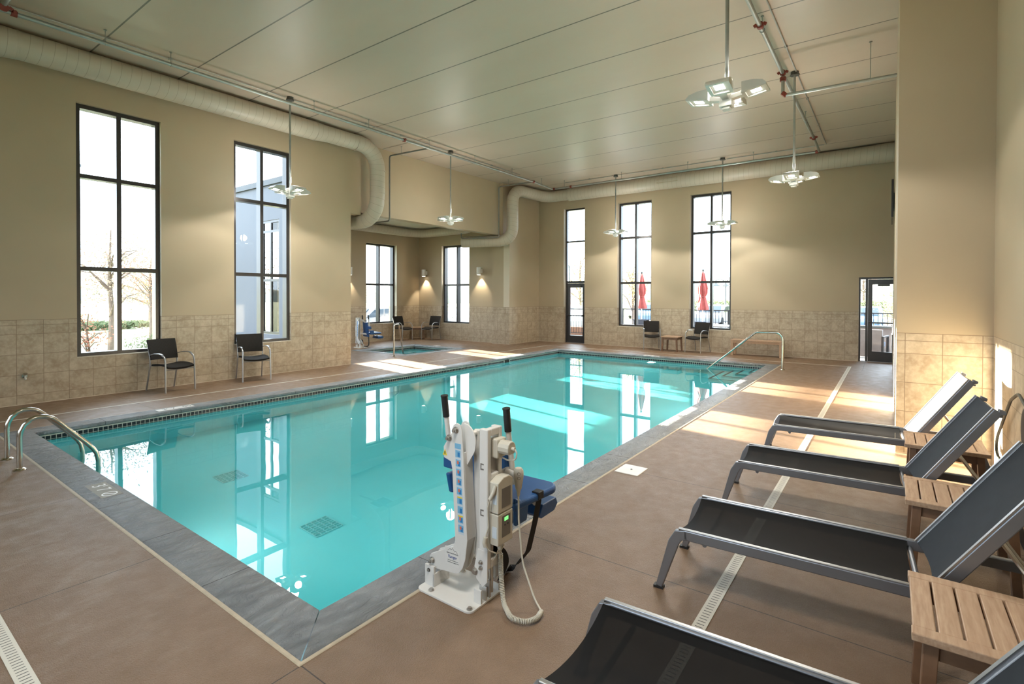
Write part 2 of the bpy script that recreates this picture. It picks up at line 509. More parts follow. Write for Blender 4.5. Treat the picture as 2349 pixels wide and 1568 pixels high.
def round_path(pts, r, n=5):
    """polyline with its inner corners rounded to radius r"""
    pts = [Vector(p) for p in pts]
    out = [pts[0]]
    for i in range(1, len(pts) - 1):
        a, b, c = pts[i - 1], pts[i], pts[i + 1]
        d1 = (a - b).normalized(); d2 = (c - b).normalized()
        ang = math.acos(max(-1, min(1, d1.dot(d2))))
        if ang > PI - 0.02:
            out.append(b); continue
        t = min(r / math.tan(ang / 2), (a - b).length * 0.49, (c - b).length * 0.49)
        rr = t * math.tan(ang / 2)
        cen = b + (d1 + d2).normalized() * (rr / math.sin(ang / 2))
        s, e = b + d1 * t - cen, b + d2 * t - cen
        for k in range(n + 1):
            f = k / n
            w = s.angle(e)
            if w < 1e-4: v = s
            else: v = (s * math.sin((1 - f) * w) + e * math.sin(f * w)) / math.sin(w)
            out.append(cen + v)
    out.append(pts[-1])
    return out

def dup(o, parent=None):
    c = o.copy(); COL.objects.link(c)
    if parent is not None: c.parent = parent
    for ch in list(o.children): dup(ch, c)
    return c

def dup_at(o, loc, rz, label, group=None):
    c = dup(o); c.location = loc; c.rotation_euler = (0, 0, rz); c['label'] = label
    if group: c['group'] = group
    return c

def text(body, size, mat, parent, mw, name='lettering', ext=0.0001):
    cu = bpy.data.curves.new('letters', 'FONT'); cu.body = body; cu.size = size; cu.align_x = 'CENTER'; cu.align_y = 'CENTER'; cu.extrude = ext
    tmp = bpy.data.objects.new('letters', cu); COL.objects.link(tmp)
    bpy.context.view_layer.update()
    me = bpy.data.meshes.new_from_object(tmp.evaluated_get(bpy.context.evaluated_depsgraph_get()))
    bpy.data.objects.remove(tmp); bpy.data.curves.remove(cu)
    me.materials.clear(); me.materials.append(mat); me.name = name
    o = bpy.data.objects.new(name, me); link(o, parent); o.matrix_local = mw
    return o

def frame(origin, xdir, ydir):
    x, y = Vector(xdir).normalized(), Vector(ydir).normalized()
    m = Matrix((x, y, x.cross(y))).transposed().to_4x4(); m.translation = Vector(origin)
    return m

# ------------------------------------------------------------------ the room shell
TILE_Z = 1.276
def wall(name, axis, c, dr, t, u0, u1, z0, z1, openings, tile, extz=None):
    us = sorted({u0, u1} | {v for o in openings for v in o[:2] if u0 <= v <= u1})
    zs = sorted({z0, z1} | ({TILE_Z} if z0 < TILE_Z < z1 else set()) | {v for o in openings for v in o[2:] if z0 <= v <= z1})
    b = MB()
    def P(u, d, z):
        return (c + dr * d, u, z) if axis == 'x' else (u, c + dr * d, z)
    nu, nz = len(us) - 1, len(zs) - 1
    def solid(i, j):
        if not (0 <= i < nu and 0 <= j < nz): return False
        uc, zc = (us[i] + us[i + 1]) / 2, (zs[j] + zs[j + 1]) / 2
        return not any(o[0] - 1e-6 < uc < o[1] + 1e-6 and o[2] - 1e-6 < zc < o[3] + 1e-6 for o in openings)
    for i in range(nu):
        for j in range(nz):
            if not solid(i, j): continue
            a, e, lo, hi = us[i], us[i + 1], zs[j], zs[j + 1]
            ti = 1 if (lo + hi) / 2 < TILE_Z else 0
            b.quad(P(a, 0, lo), P(e, 0, lo), P(e, 0, hi), P(a, 0, hi), ti)
            b.quad(P(a, t, lo), P(e, t, lo), P(e, t, hi), P(a, t, hi), 2)
            if not solid(i - 1, j): b.quad(P(a, 0, lo), P(a, t, lo), P(a, t, hi), P(a, 0, hi), ti if i == 0 and not ti else (1 if ti else 3))
            if not solid(i + 1, j): b.quad(P(e, 0, lo), P(e, t, lo), P(e, t, hi), P(e, 0, hi), 1 if ti else (0 if i == nu - 1 else 3))
            if not solid(i, j - 1): b.quad(P(a, 0, lo), P(e, 0, lo), P(e, t, lo), P(a, t, lo), 0 if lo > 3 else 3)
            if not solid(i, j + 1): b.quad(P(a, 0, hi), P(e, 0, hi), P(e, t, hi), P(a, t, hi), 3)
    bmesh.ops.remove_doubles(b.b, verts=b.b.verts, dist=1e-5)
    o = b.build(name, [M['paint'], tile, M['ext'], M['cream']])
    return tag(o, kind='structure')

ZC = 5.43
LY, FX = 10.476, 15.93
L1 = (2.505, 3.69, 0.645, 4.73); L2 = (4.955, 6.155, 0.665, 4.73)
F2 = (6.17, 7.34, 0.655, 4.76); F3 = (3.755, 4.95, 0.655, 4.76)
D1 = (8.575, 9.412, 0.0, 4.76); D2 = (-0.42, 0.645, 0.0, 2.16)
AA = (11.72, 13.13, 0.63, 3.56); AH = (8.52, 9.97, 0.63, 3.56); AB = (12.45, 13.84, 0.62, 3.56)
AW = (13.15, 14.06, 0.60, 3.70)
B1 = (1.2, 2.4, 0.65, 4.74); B2 = (4.2, 5.4, 0.65, 4.74); B3 = (7.2, 8.4, 0.65, 4.74)  # unseen back wall windows, added to bring in ambient daylight
wall('wall_left', 'y', LY, 1, 0.25, -3.5, 7.986, 0, ZC, [L1, L2, (7.69, 7.986, 0, 3.64)], M['tile_left'])
wall('wall_left_end', 'y', LY, 1, 0.25, 13.73, FX, 0, ZC, [(13.73, 14.10, 0, 3.70)], M['tile_left'])
wall('wall_bulkhead', 'y', 10.58, 1, 0.25, 7.986, 13.73, 3.70, ZC, [], M['tile_left'])
wall('wall_alcove_back', 'y', 15.08, 1, 0.45, 7.69, 14.28, 0, 4.65, [AA, AH], M['tile_left'])
wall('wall_alcove_end', 'x', 14.28, 1, 0.28, 11.235, 15.53, 0, 4.65, [AB], M['tile_far'])
wall('wall_alcove_pier', 'x', 14.10, 1, 0.46, 10.726, 11.235, 0, 4.65, [], M['tile_far'])
wall('wall_alcove_side', 'x', 7.69, -1, 0.30, 10.726, 15.75, 0, 4.65, [AW], M['tile_far'])
wall('wall_far', 'x', FX, 1, 0.28, -1.2, 10.726, 0, ZC, [D1, F2, F3, D2], M['tile_far'])
wall('wall_right', 'y', -0.06, -1, 0.25, 7.08, 14.8, 0, ZC, [], M['tile_left'])
wall('wall_right_recess', 'y', -0.95, -1, 0.25, 14.55, FX, 0, ZC, [], M['tile_left'])
wall('wall_right_return', 'x', 14.8, -1, 0.25, -0.95, -0.31, 0, ZC, [], M['tile_far'])
wall('wall_column', 'x', 6.83, 1, 0.25, -0.82, -0.06, 0, ZC, [], M['tile_col'])
wall('wall_right_near', 'y', -0.82, -1, 0.25, -3.5, 7.08, 0, ZC, [], M['tile_left'])
wall('wall_back', 'x', -3.5, -1, 0.25, -1.07, 10.726, 0, ZC, [B1, B2, B3], M['tile_far'])
tag(MB().box(7.33, 7.75, 10.75, 15.82, 4.65, 4.80).build('trim_7', M['extdark']), kind='structure')

b = MB(); b.box(-3.75, 16.21, -1.2, 10.726, ZC, ZC + 0.3)
tag(b.build('ceiling', M['ceiling']), kind='structure')
b = MB(); b.box(7.69, 14.28, 10.83, 15.08, 4.22, 4.45)
tag(b.build('ceiling_alcove', M['alc_ceil']), kind='structure')

# deck with openings for the pool and the spa
PX0, PX1, PY0, PY1, CW = 1.570, 13.654, 2.4015, 8.239, 0.278
SX0, SX1, SY0, SY1 = 9.93, 11.92, 11.00, 12.82
SC = 0.28
def floor_mesh():
    holes = [(PX0 - CW, PX1 + CW, PY0 - CW, PY1 + CW), (SX0 - SC, SX1 + SC, SY0 - SC, SY1 + SC)]
    xs = sorted({-3.5, 16.21} | {h[i] for h in holes for i in (0, 1)})
    ys = sorted({-1.2, 15.53} | {h[i] for h in holes for i in (2, 3)})
    b = MB()
    for i in range(len(xs) - 1):
        for j in range(len(ys) - 1):
            xc, yc = (xs[i] + xs[i + 1]) / 2, (ys[j] + ys[j + 1]) / 2
            if any(h[0] < xc < h[1] and h[2] < yc < h[3] for h in holes): continue
            b.quad((xs[i], ys[j], 0), (xs[i + 1], ys[j], 0), (xs[i + 1], ys[j + 1], 0), (xs[i], ys[j + 1], 0))
    bmesh.ops.remove_doubles(b.b, verts=b.b.verts, dist=1e-5)
    r = bmesh.ops.extrude_face_region(b.b, geom=b.b.faces[:])
    bmesh.ops.translate(b.b, verts=[v for v in r['geom'] if isinstance(v, bmesh.types.BMVert)], vec=(0, 0, -0.10))
    return b
tag(floor_mesh().build('floor', M['deck']), kind='structure')

def ring(x0, x1, y0, y1, w, prof, gap=0.0):
    """four mitred bars around a rectangle; prof = polygon of (outward, z)"""
    b = MB()
    cs = [((x0, y0), (1, 0), (0, -1)), ((x1, y0), (0, 1), (1, 0)), ((x1, y1), (-1, 0), (0, 1)), ((x0, y1), (0, -1), (-1, 0))]
    ln = [x1 - x0, y1 - y0, x1 - x0, y1 - y0]
    for (c, d, o), L in zip(cs, ln):
        A, B = [], []
        for (r, z) in prof:
            A.append(b.b.verts.new((c[0] + d[0] * (-r + gap) + o[0] * r, c[1] + d[1] * (-r + gap) + o[1] * r, z)))
            B.append(b.b.verts.new((c[0] + d[0] * (L + r - gap) + o[0] * r, c[1] + d[1] * (L + r - gap) + o[1] * r, z)))
        n = len(prof)
        b.face(A); b.face(list(reversed(B)))
        for i in range(n):
            k = (i + 1) % n
            b.face([A[i], B[i], B[k], A[k]])
    return b
cop = [(0.012, 0.004), (0.003, -0.002), (0.0, -0.012), (0.0, -0.036), (0.005, -0.046), (0.02, -0.05), (CW, -0.05), (CW, 0.002), (CW - 0.006, 0.006)]
tag(ring(PX0, PX1, PY0, PY1, CW, cop, 0.004).build('trim_1', M['coping'], smooth=True, angle=50), kind='structure')
tag(ring(SX0, SX1, SY0, SY1, SC, [(r if r < 0.2 else r + SC - CW, z) for r, z in cop], 0.004).build('trim_2', M['coping'], smooth=True, angle=50), kind='structure')
tag(ring(PX0, PX1, PY0, PY1, 0, [(CW + 0.001, -0.02), (CW + 0.001, 0.004), (CW + 0.016, 0.004), (CW + 0.022, 0.001), (CW + 0.022, -0.02)]).build('trim_3', M['sealant']), kind='structure')

# basins
def basin(name, x0, x1, y0, y1, zt, zb):
    b = MB(); a, c, d, e = x0 - 0.02, x1 + 0.02, y0 - 0.02, y1 + 0.02
    b.quad((a, d, zb), (c, d, zb), (c, e, zb), (a, e, zb))
    for p, q in (((a, d), (c, d)), ((c, d), (c, e)), ((c, e), (a, e)), ((a, e), (a, d))):
        b.quad((*p, zb), (*q, zb), (*q, zt), (*p, zt))
    o = b.build(name, M['basin'])
    for p in o.data.polygons: pass
    o.cycles.is_caustics_receiver = True
    return tag(o, kind='structure')
pb = basin('pool_basin', PX0, PX1, PY0, PY1, -0.049, -1.2)
sb = basin('spa_basin', SX0, SX1, SY0, SY1, -0.049, -1.0)
b = MB()
for k, (xs, ys, z) in enumerate(((12.35, 3.40, -0.95), (12.62, 3.17, -0.72), (12.87, 2.93, -0.49), (13.10, 2.68, -0.26))):
    b.box(xs, PX1 + 0.019, PY0 - 0.019, ys, -1.195 if k == 0 else z - 0.23, z)
st = b.build('pool_steps', M['basin']); st.cycles.is_caustics_receiver = True
tag(st, kind='structure')
b = MB()
for (xs, ys, z) in ((12.35, 3.40, -0.95), (12.62, 3.17, -0.72), (12.87, 2.93, -0.49), (13.10, 2.68, -0.26)):
    b.box(xs, PX1 + 0.018, ys - 0.05, ys + 0.003, z - 0.02, z + 0.003)
    b.box(xs - 0.003, xs + 0.045, PY0 - 0.018, ys - 0.05, z - 0.02, z + 0.003)
ns = b.build('trim_4', M['nosing']); ns.cycles.is_caustics_receiver = True
tag(ns, kind='structure')
b = MB()
b.box(SX0 - 0.019, SX0 + 0.42, SY0 - 0.019, SY1 + 0.019, -0.99, -0.5); b.box(SX0 + 0.42, SX1 + 0.019, SY1 - 0.4, SY1 + 0.019, -0.99, -0.5); b.box(SX1 - 0.4, SX1 + 0.019, SY0 - 0.019, SY1 - 0.4, -0.99, -0.5)
o = b.build('spa_bench', M['basin']); o.cycles.is_caustics_receiver = True
tag(o, kind='structure')

WZ = -0.112
def water(name, seed):
    """one level sheet: the pool, the spa and an unseen extension added under the deck for sun caustics"""
    rn = random.Random(seed)
    def waves(k, lo, hi, amp):
        out = []
        for _ in range(k):
            lam = rn.uniform(lo, hi); a = rn.uniform(0, 2 * PI)
            out.append((2 * PI / lam * math.cos(a), 2 * PI / lam * math.sin(a), rn.uniform(0, 6.28), amp * lam))
        return out
    wp, ws = waves(14, 0.3, 1.0, 0.00007), waves(14, 0.2, 0.7, 0.0007)
    pe = (PX0 - 0.02, PX1 + 0.02, PY0 - 0.02, PY1 + 0.02); se = (SX0 - 0.02, SX1 + 0.02, SY0 - 0.02, SY1 + 0.02)
    def rng_(a, b, st): n = max(1, round((b - a) / st)); return [a + (b - a) * i / n for i in range(n)]
    xs = rng_(pe[0], se[0], 0.07) + rng_(se[0], se[1], 0.05) + rng_(se[1], pe[1], 0.07) + rng_(pe[1], 14.6, 0.3) + [14.6]
    ys = rng_(pe[2], pe[3], 0.07) + rng_(pe[3], se[2], 0.2) + rng_(se[2], se[3], 0.05) + rng_(se[3], 15.4, 0.3) + [15.4]  # unseen part under the deck, added so refracted sun reaches the pool floor
    vs, fs = [], []
    nx = len(xs)
    for y in ys:
        for x in xs:
            f = 1 if (se[0] < x < se[1] and se[2] < y < se[3]) else 0
            vs.append((x, y, WZ + sum(A * math.sin(kx * x + ky * y + ph) for kx, ky, ph, A in (ws if f else wp)) * (1.0 if f else 0.03 + 0.97 * max(0.0, min(1.0, (7.0 - x) / 3.5)))))
    for j in range(len(ys) - 1):
        for i in range(nx - 1):
            if ys[j] >= pe[3] - 1e-4 and xs[i] < 7.0: continue
            k = j * nx + i
            fs.append((k, k + 1, k + nx + 1, k + nx))
    me = bpy.data.meshes.new(name); me.from_pydata(vs, [], fs); me.materials.append(M['water'])
    for p in me.polygons: p.use_smooth = True
    o = bpy.data.objects.new(name, me); link(o)
    o.cycles.is_caustics_caster = True
    return tag(o, kind='structure')
water('water', 3)

# ------------------------------------------------------------------ windows and doors
def pane(name, axis, c, u0, u1, z0, z1, parent):
    b = MB()
    P = (lambda u, z: (c, u, z)) if axis == 'x' else (lambda u, z: (u, c, z))
    b.quad(P(u0, z0), P(u1, z0), P(u1, z1), P(u0, z1))
    return b.build(name, M['glass'], parent)

def bars(axis, c, hd, rects):
    b = MB()
    for u0, u1, z0, z1 in rects:
        if axis == 'x': b.box(c - hd, c + hd, u0, u1, z0, z1)
        else: b.box(u0, u1, c - hd, c + hd, z0, z1)
    return b

def window(name, axis, wallc, dr, off, op, mull, trans, fw_=0.066):
    c = wallc + dr * off
    u0, u1, z0, z1 = op
    r = [(u0, u0 + fw_, z0, z1), (u1 - fw_, u1, z0, z1), (u0 + fw_, u1 - fw_, z0, z0 + fw_), (u0 + fw_, u1 - fw_, z1 - fw_, z1)]
    cuts = [u0 + fw_] + [m for m in mull] + [u1 - fw_]
    hs = fw_ / 2
    for m in mull: r.append((m - hs, m + hs, z0 + fw_, z1 - fw_))
    for t in trans:
        for i in range(len(cuts) - 1):
            a = cuts[i] + (hs if i else 0); e = cuts[i + 1] - (hs if i < len(cuts) - 2 else 0)
            r.append((a, e, t - hs, t + hs))
    o = bars(axis, c, 0.08, r).build(name, M['bronze'])
    tag(o, kind='structure')
    zz = [z0 + fw_] + list(trans) + [z1 - fw_]
    for i in range(len(cuts) - 1):
        for k in range(len(zz) - 1):
            pane('pane', axis, c + dr * 0.055, cuts[i] + (hs if i else 0), cuts[i + 1] - (hs if i < len(cuts) - 2 else 0),
                 zz[k] + (hs if k else 0), zz[k + 1] - (hs if k < len(zz) - 2 else 0), o)
    # stone sill
    if z0 > 0.3:
        s = MB()
        if axis == 'x': s.box(min(wallc - dr * 0.004, c - dr * 0.082), max(wallc - dr * 0.004, c - dr * 0.082), u0, u1, z0 - 0.0, z0 + 0.012)
        else: s.box(u0, u1, min(wallc - dr * 0.004, c - dr * 0.082), max(wallc - dr * 0.004, c - dr * 0.082), z0, z0 + 0.012)
        s.build('sill', M['cream'], o)
    # portal for the daylight
    return o

TR = (2.08, 3.58)
window('window_1', 'y', LY, 1, 0.15, L1, [3.09], TR)
window('window_2', 'y', LY, 1, 0.15, L2, [5.55], TR)
window('window_3', 'y', 15.08, 1, 0.22, AA, [12.42], (2.07,))
window('window_4', 'y', 15.08, 1, 0.22, AH, [9.24], (2.07,))
window('window_5', 'x', 14.28, 1, 0.19, AB, [13.14], (2.07,))
window('window_6', 'x', FX, 1, 0.215, F2, [6.755], (2.10, 3.60))
window('window_7', 'x', FX, 1, 0.215, F3, [4.35], (2.10, 3.60))
window('window_8', 'x', 7.69, -1, 0.20, AW, [13.62], (2.07, 3.4))
window('window_9', 'x', -3.5, -1, 0.15, B1, [1.8], TR)
window('window_10', 'x', -3.5, -1, 0.15, B2, [4.8], TR)
window('window_11', 'x', -3.5, -1, 0.15, B3, [7.8], TR)

def portal(axis, c, op, dirv):
    d = bpy.data.lights.new('daylight_opening', 'AREA'); d.shape = 'RECTANGLE'
    u0, u1, z0, z1 = op
    d.cycles.is_portal = True
    o = bpy.data.objects.new('daylight_opening', d); COL.objects.link(o)
    n = Vector(dirv)
    o.matrix_world = frame((c, (u0 + u1) / 2, (z0 + z1) / 2) if axis == 'x' else ((u0 + u1) / 2, c, (z0 + z1) / 2), n.cross(Vector((0, 0, 1))) * -1, (0, 0, 1))
    # area lights shine along local -Z
    if (o.matrix_world.to_3x3() @ Vector((0, 0, -1))).dot(n) < 0:
        o.matrix_world = frame(o.matrix_world.translation, n.cross(Vector((0, 0, 1))), (0, 0, 1))
    d.size = u1 - u0; d.size_y = z1 - z0
for axis, c, op, dv in (('y', LY + 0.24, L1, (0, -1, 0)), ('y', LY + 0.24, L2, (0, -1, 0)), ('y', 15.5, AA, (0, -1, 0)), ('y', 15.5, AH, (0, -1, 0)),
                        ('x', 14.55, AB, (-1, 0, 0)), ('x', 16.2, F2, (-1, 0, 0)), ('x', 16.2, F3, (-1, 0, 0)), ('x', 16.2, D1, (-1, 0, 0)), ('x', 16.2, D2, (-1, 0, 0)),
                        ('x', 7.4, AW, (1, 0, 0)), ('x', -3.74, B1, (1, 0, 0)), ('x', -3.74, B2, (1, 0, 0)), ('x', -3.74, B3, (1, 0, 0))):
    portal(axis, c, op, dv)

# door 1: glazed door with a tall transom light above
c = FX + 0.19
f = 0.05
u0, u1, z0, z1 = D1
fr = bars('x', c, 0.055, [(u0, u0 + f, 0, z1), (u1 - f, u1, 0, z1), (u0 + f, u1 - f, z1 - f, z1), (u0 + f, u1 - f, 2.12, 2.20), (u0 + f, u1 - f, 3.575, 3.625)]).build('door_1', M['bronze'])
tag(fr, kind='structure')
pane('pane', 'x', c + 0.02, u0 + f, u1 - f, 2.20, 3.575, fr); pane('pane', 'x', c + 0.02, u0 + f, u1 - f, 3.625, z1 - f, fr)
a, e = u0 + f + 0.004, u1 - f - 0.004
leaf = bars('x', c - 0.01, 0.024, [(a, a + 0.10, 0.01, 2.115), (e - 0.12, e, 0.01, 2.115), (a + 0.10, e - 0.12, 0.01, 0.26), (a + 0.10, e - 0.12, 1.965, 2.115)]).build('door_leaf', M['bronze'], fr)
pane('pane', 'x', c, a + 0.10, e - 0.12, 0.26, 1.965, leaf)
b = MB(); b.cyl((c - 0.09, a + 0.09, 0.97), (c - 0.09, e - 0.03, 0.97), 0.018); b.box(c - 0.1, c - 0.03, a + 0.06, a + 0.10, 0.94, 1.0); b.box(c - 0.1, c - 0.03, e - 0.05, e - 0.01, 0.94, 1.0)
b.build('push_bar', M['bronze'], leaf)
b = MB(); b.box(c - 0.08, c - 0.035, a + 0.15, e - 0.16, 1.985, 2.04); b.build('door_closer', M['darkbox'], leaf)
b = MB(); b.box(c - 0.09, c + 0.09, u0 + f, u1 - f, 0.0, 0.008); b.build('threshold', M['alu'], fr)

# door 2: glazed door with a narrow sidelight, partly behind the column
u0, u1, z0, z1 = D2
fr = bars('x', c, 0.055, [(u0, u0 + f, 0, z1), (u1 - 0.035, u1, 0, z1), (u0 + f, u1 - 0.035, z1 - 0.045, z1), (0.455, 0.505, 0, z1 - 0.045)]).build('door_2', M['bronze'])
tag(fr, kind='structure')
pane('pane', 'x', c + 0.02, 0.505, u1 - 0.035, 0.0, z1 - 0.045, fr)
a, e = u0 + f + 0.004, 0.452
leaf = bars('x', c - 0.01, 0.024, [(a, a + 0.09, 0.01, 2.11), (e - 0.09, e, 0.01, 2.11), (a + 0.09, e - 0.09, 0.01, 0.26), (a + 0.09, e - 0.09, 1.98, 2.11)]).build('door_leaf', M['bronze'], fr)
pane('pane', 'x', c, a + 0.09, e - 0.09, 0.26, 1.98, leaf)
b = MB(); b.cyl((c - 0.09, a + 0.09, 1.0), (c - 0.09, e - 0.03, 1.0), 0.018); b.box(c - 0.1, c - 0.03, a + 0.06, a + 0.10, 0.97, 1.03); b.box(c - 0.1, c - 0.03, e - 0.05, e - 0.01, 0.97, 1.03)
b.build('push_bar', M['bronze'], leaf)
b = MB(); b.box(c - 0.08, c - 0.035, 0.0, 0.25, 1.93, 1.985); b.build('door_closer', M['darkbox'], leaf)
b = MB(); b.box(c - 0.09, c + 0.09, u0 + f, u1 - f, 0.0, 0.008); b.build('threshold', M['alu'], fr)

# ------------------------------------------------------------------ ceiling services
def spot(parent, loc, dirv, watts, angle, blend, radius, col=(1.0, 0.955, 0.88), caustic=True):
    d = bpy.data.lights.new('lamp_light', 'SPOT'); d.energy = watts; d.spot_size = math.radians(angle); d.spot_blend = blend
    d.shadow_soft_size = radius; d.color = col
    d.cycles.is_caustics_light = caustic
    o = bpy.data.objects.new('lamp_light', d); COL.objects.link(o); o.parent = parent
    o.location = loc; o.rotation_euler = Vector(dirv).to_track_quat('-Z', 'Y').to_euler()
    return o

def pendant(x, y, rz, label):
    """four-headed pendant on a long stem; origin at the ceiling above it"""
    t = thing('pendant_light', label, 'ceiling lamp', (x, y, ZC), rz, 'pendant lights')
    D = -1.83
    b = MB(); b.cyl((0, 0, 0), (0, 0, -0.045), 0.062, 8); b.cyl((0, 0, -0.045), (0, 0, -0.06), 0.075, 8); b.build('canopy', M['darkbox'], t)
    b = MB(); b.cyl((0, 0, -0.06), (0, 0, D + 0.10), 0.018, 12); b.build('stem', M['galv'], t, smooth=True)
    b = MB(); b.box(-0.05, 0.05, -0.05, 0.05, D - 0.02, D + 0.10); b.box(-0.06, 0.06, -0.06, 0.06, D - 0.075, D - 0.02); b.box(-0.04, 0.04, -0.04, 0.04, D - 0.10, D - 0.075)
    b.build('hub', M['lampbody'], t, bevel=0.004)
    for k in range(4):
        a = k * PI / 2
        ca, sa = math.cos(a), math.sin(a)
        T = 0.16   # outward tilt of the head
        def P(r, s, z):
            r, s = r * 0.86, s * 0.86
            rr = 0.17 + (r - 0.17) * math.cos(T)
            zz = D + 0.01 + z + (r - 0.17) * math.sin(T)
            return (ca * rr - sa * s, sa * rr + ca * s, zz)
        b = MB()
        b.hexa([P(0.05, -0.035, 0.0), P(0.20, -0.05, 0.0), P(0.20, 0.05, 0.0), P(0.05, 0.035, 0.0), P(0.05, -0.035, 0.04), P(0.20, -0.05, 0.05), P(0.20, 0.05, 0.05), P(0.05, 0.035, 0.04)])
        b.build('arm', M['lampbody'], t, bevel=0.003)
        b = MB()
        for r0, r1, h0, h1, w0, w1 in ((0.18, 0.30, 0.105, 0.085, 0.115, 0.125), (0.30, 0.40, 0.085, 0.05, 0.125, 0.125), (0.40, 0.435, 0.05, 0.015, 0.125, 0.125)):
            b.hexa([P(r0, -w0, 0.012), P(r1, -w1, 0.012), P(r1, w1, 0.012), P(r0, w0, 0.012), P(r0, -w0, h0), P(r1, -w1, h1), P(r1, w1, h1), P(r0, w0, h0)])
        # frame around the lens
        for r0, r1, s0, s1 in ((0.18, 0.215, -0.12, 0.12), (0.405, 0.435, -0.125, 0.125), (0.215, 0.405, -0.125, -0.085), (0.215, 0.405, 0.085, 0.125)):
            b.hexa([P(r0, s0, -0.004), P(r1, s0, -0.004), P(r1, s1, -0.004), P(r0, s1, -0.004), P(r0, s0, 0.012), P(r1, s0, 0.012), P(r1, s1, 0.012), P(r0, s1, 0.012)])
        hd = b.build('lamp_head', M['lampbody'], t)
        b = MB(); b.quad(P(0.265, -0.05, 0.010), P(0.365, -0.05, 0.010), P(0.365, 0.05, 0.010), P(0.265, 0.05, 0.010)); b.build('lens', M['lens'], hd)
        spot(hd, P(0.31, 0, -0.03), (ca * 0.30, sa * 0.30, -1), PEND_W, 128, 0.22, 0.06)
    pd = bpy.data.lights.new('added_uplight', 'POINT'); pd.energy = 22.0; pd.shadow_soft_size = 0.12; pd.color = (1.0, 0.94, 0.85)  # added point light that lifts the upper walls and ceiling
    po = bpy.data.objects.new('added_uplight', pd); COL.objects.link(po); po.parent = t; po.location = (0.03, 0, D + 0.27)
    pd.cycles.is_caustics_light = True
    return t
pendant(5.42, 9.25, 0.0, 'pendant lamp hanging before the second tall window of the left wall')
pendant(9.87, 9.25, 0.0, 'pendant lamp hanging before the bulkhead over the spa alcove')
pendant(14.82, 6.90, 0.0, 'pendant lamp hanging just left of the middle far window')
pendant(14.70, 3.70, 0.0, 'pendant lamp hanging before the right-hand far window')
pendant(9.80, 1.32, 0.0, 'pendant lamp by the sprinkler branch, before the blank far wall')
pendant(5.38, 1.32, 0.0, 'largest looking pendant lamp, nearest over the deck with the loungers')
pendant(0.90, 1.32, 0.0, 'pendant lamp above the near end of the deck behind the camera')

# sprinkler pipes
def coupling(parent, p, d, r=0.026):
    p, d = Vector(p), Vector(d).normalized()
    b = MB(); b.cyl(p - d * 0.03, p + d * 0.03, r * 1.55, 12)
    s = d.cross(Vector((0, 0, 1))) if abs(d.z) < 0.9 else Vector((1, 0, 0))
    s.normalize(); w = d.cross(s)
    for k in (-1, 1):
        b.bar(p + s * k * r * 1.4 - w * 0.02, p + s * k * r * 2.5 - w * 0.0, 0.035, 0.03, d)
    return b.build('coupling', M['redc'], parent, smooth=True)
def hanger(parent, p, top=ZC):
    p = Vector(p); b = MB(); b.cyl(p + Vector((0, 0, 0.028)), (p.x, p.y, top), 0.006, 6); b.cyl((p.x, p.y, top - 0.012), (p.x, p.y, top), 0.02, 8)
    b.tube(arc(p, 0.032, 0, 360, 12, (0, 1, 0) if parent.get('axis') == 'x' else (1, 0, 0), (0, 0, 1)), 0.004, 6)
    return b.build('hanger', M['galv'], parent, smooth=True)
ZP = 5.24
t = thing('sprinkler_pipe', 'long sprinkler pipe under the ceiling along the left wall', 'pipe')
MB().tube([(-3.45, 9.05, ZP), (13.4, 9.05, ZP), (14.55, 9.05, 5.20)], 0.029, 12).build('pipe', M['galv'], t, smooth=True)
MB().tube([(1.45, 9.03, ZP + 0.02), (1.45, 8.95, ZP + 0.08), (1.45, 5.5, ZP + 0.10)], 0.034, 12).build('cross_pipe', M['galv'], t, smooth=True)
t['axis'] = 'x'
for x in (1.55, 8.1, 13.42): coupling(t, (x, 9.05, ZP), (1, 0, 0))
coupling(t, (1.45, 9.0, ZP + 0.02), (0, 1, 0.3), 0.032)
for x in (2.5, 3.33, 5.8, 7.1, 8.9, 10.6, 12.3, 13.9): hanger(t, (x, 9.05, ZP))
MB().tube(round_path([(8.9, 9.05, ZP), (8.82, 10.40, ZP + 0.01), (8.82, 10.40, 3.58), (8.82, 11.6, 3.58)], 0.06), 0.02, 10).build('drop_pipe', M['drop'], t, smooth=True)
MB().tube(round_path([(13.42, 9.05, ZP), (13.38, 10.38, ZP), (13.38, 10.38, 3.58), (12.9, 11.6, 3.58), (12.9, 11.6, 3.75)], 0.06), 0.02, 10).build('drop_pipe', M['drop'], t, smooth=True)
hanger(t, (8.86, 10.0, ZP)); hanger(t, (13.39, 10.0, ZP))
t = thing('sprinkler_pipe', 'sprinkler pipe running beside the duct along the far wall', 'pipe')
t['axis'] = 'y'
MB().tube([(14.57, 9.03, 5.20), (14.57, 1.45, 5.20)], 0.029, 12).build('pipe', M['galv'], t, smooth=True)
for y in (8.98, 8.35, 1.47): coupling(t, (14.57, y, 5.20), (0, 1, 0))
for y in (8.6, 6.6, 4.6, 2.9): hanger(t, (14.57, y, 5.20))
t = thing('sprinkler_pipe', 'sprinkler pipe with red couplings and a branch to the right-hand wall', 'pipe')
t['axis'] = 'x'
MB().tube([(-3.45, 1.416, ZP), (13.4, 1.416, ZP), (14.54, 1.416, 5.20)], 0.028, 12).build('pipe', M['galv'], t, smooth=True)
for x in (7.45, 9.24, 13.4): coupling(t, (x, 1.416, ZP), (1, 0, 0), 0.03)
hanger(t, (7.6, 1.416, ZP)); hanger(t, (12.0, 1.416, ZP)); hanger(t, (4.0, 1.416, ZP))
coupling(t, (9.27, 1.416, 5.15), (0, 0, 1), 0.03); coupling(t, (9.27, 1.395, 4.905), (0, 1, -1), 0.03)
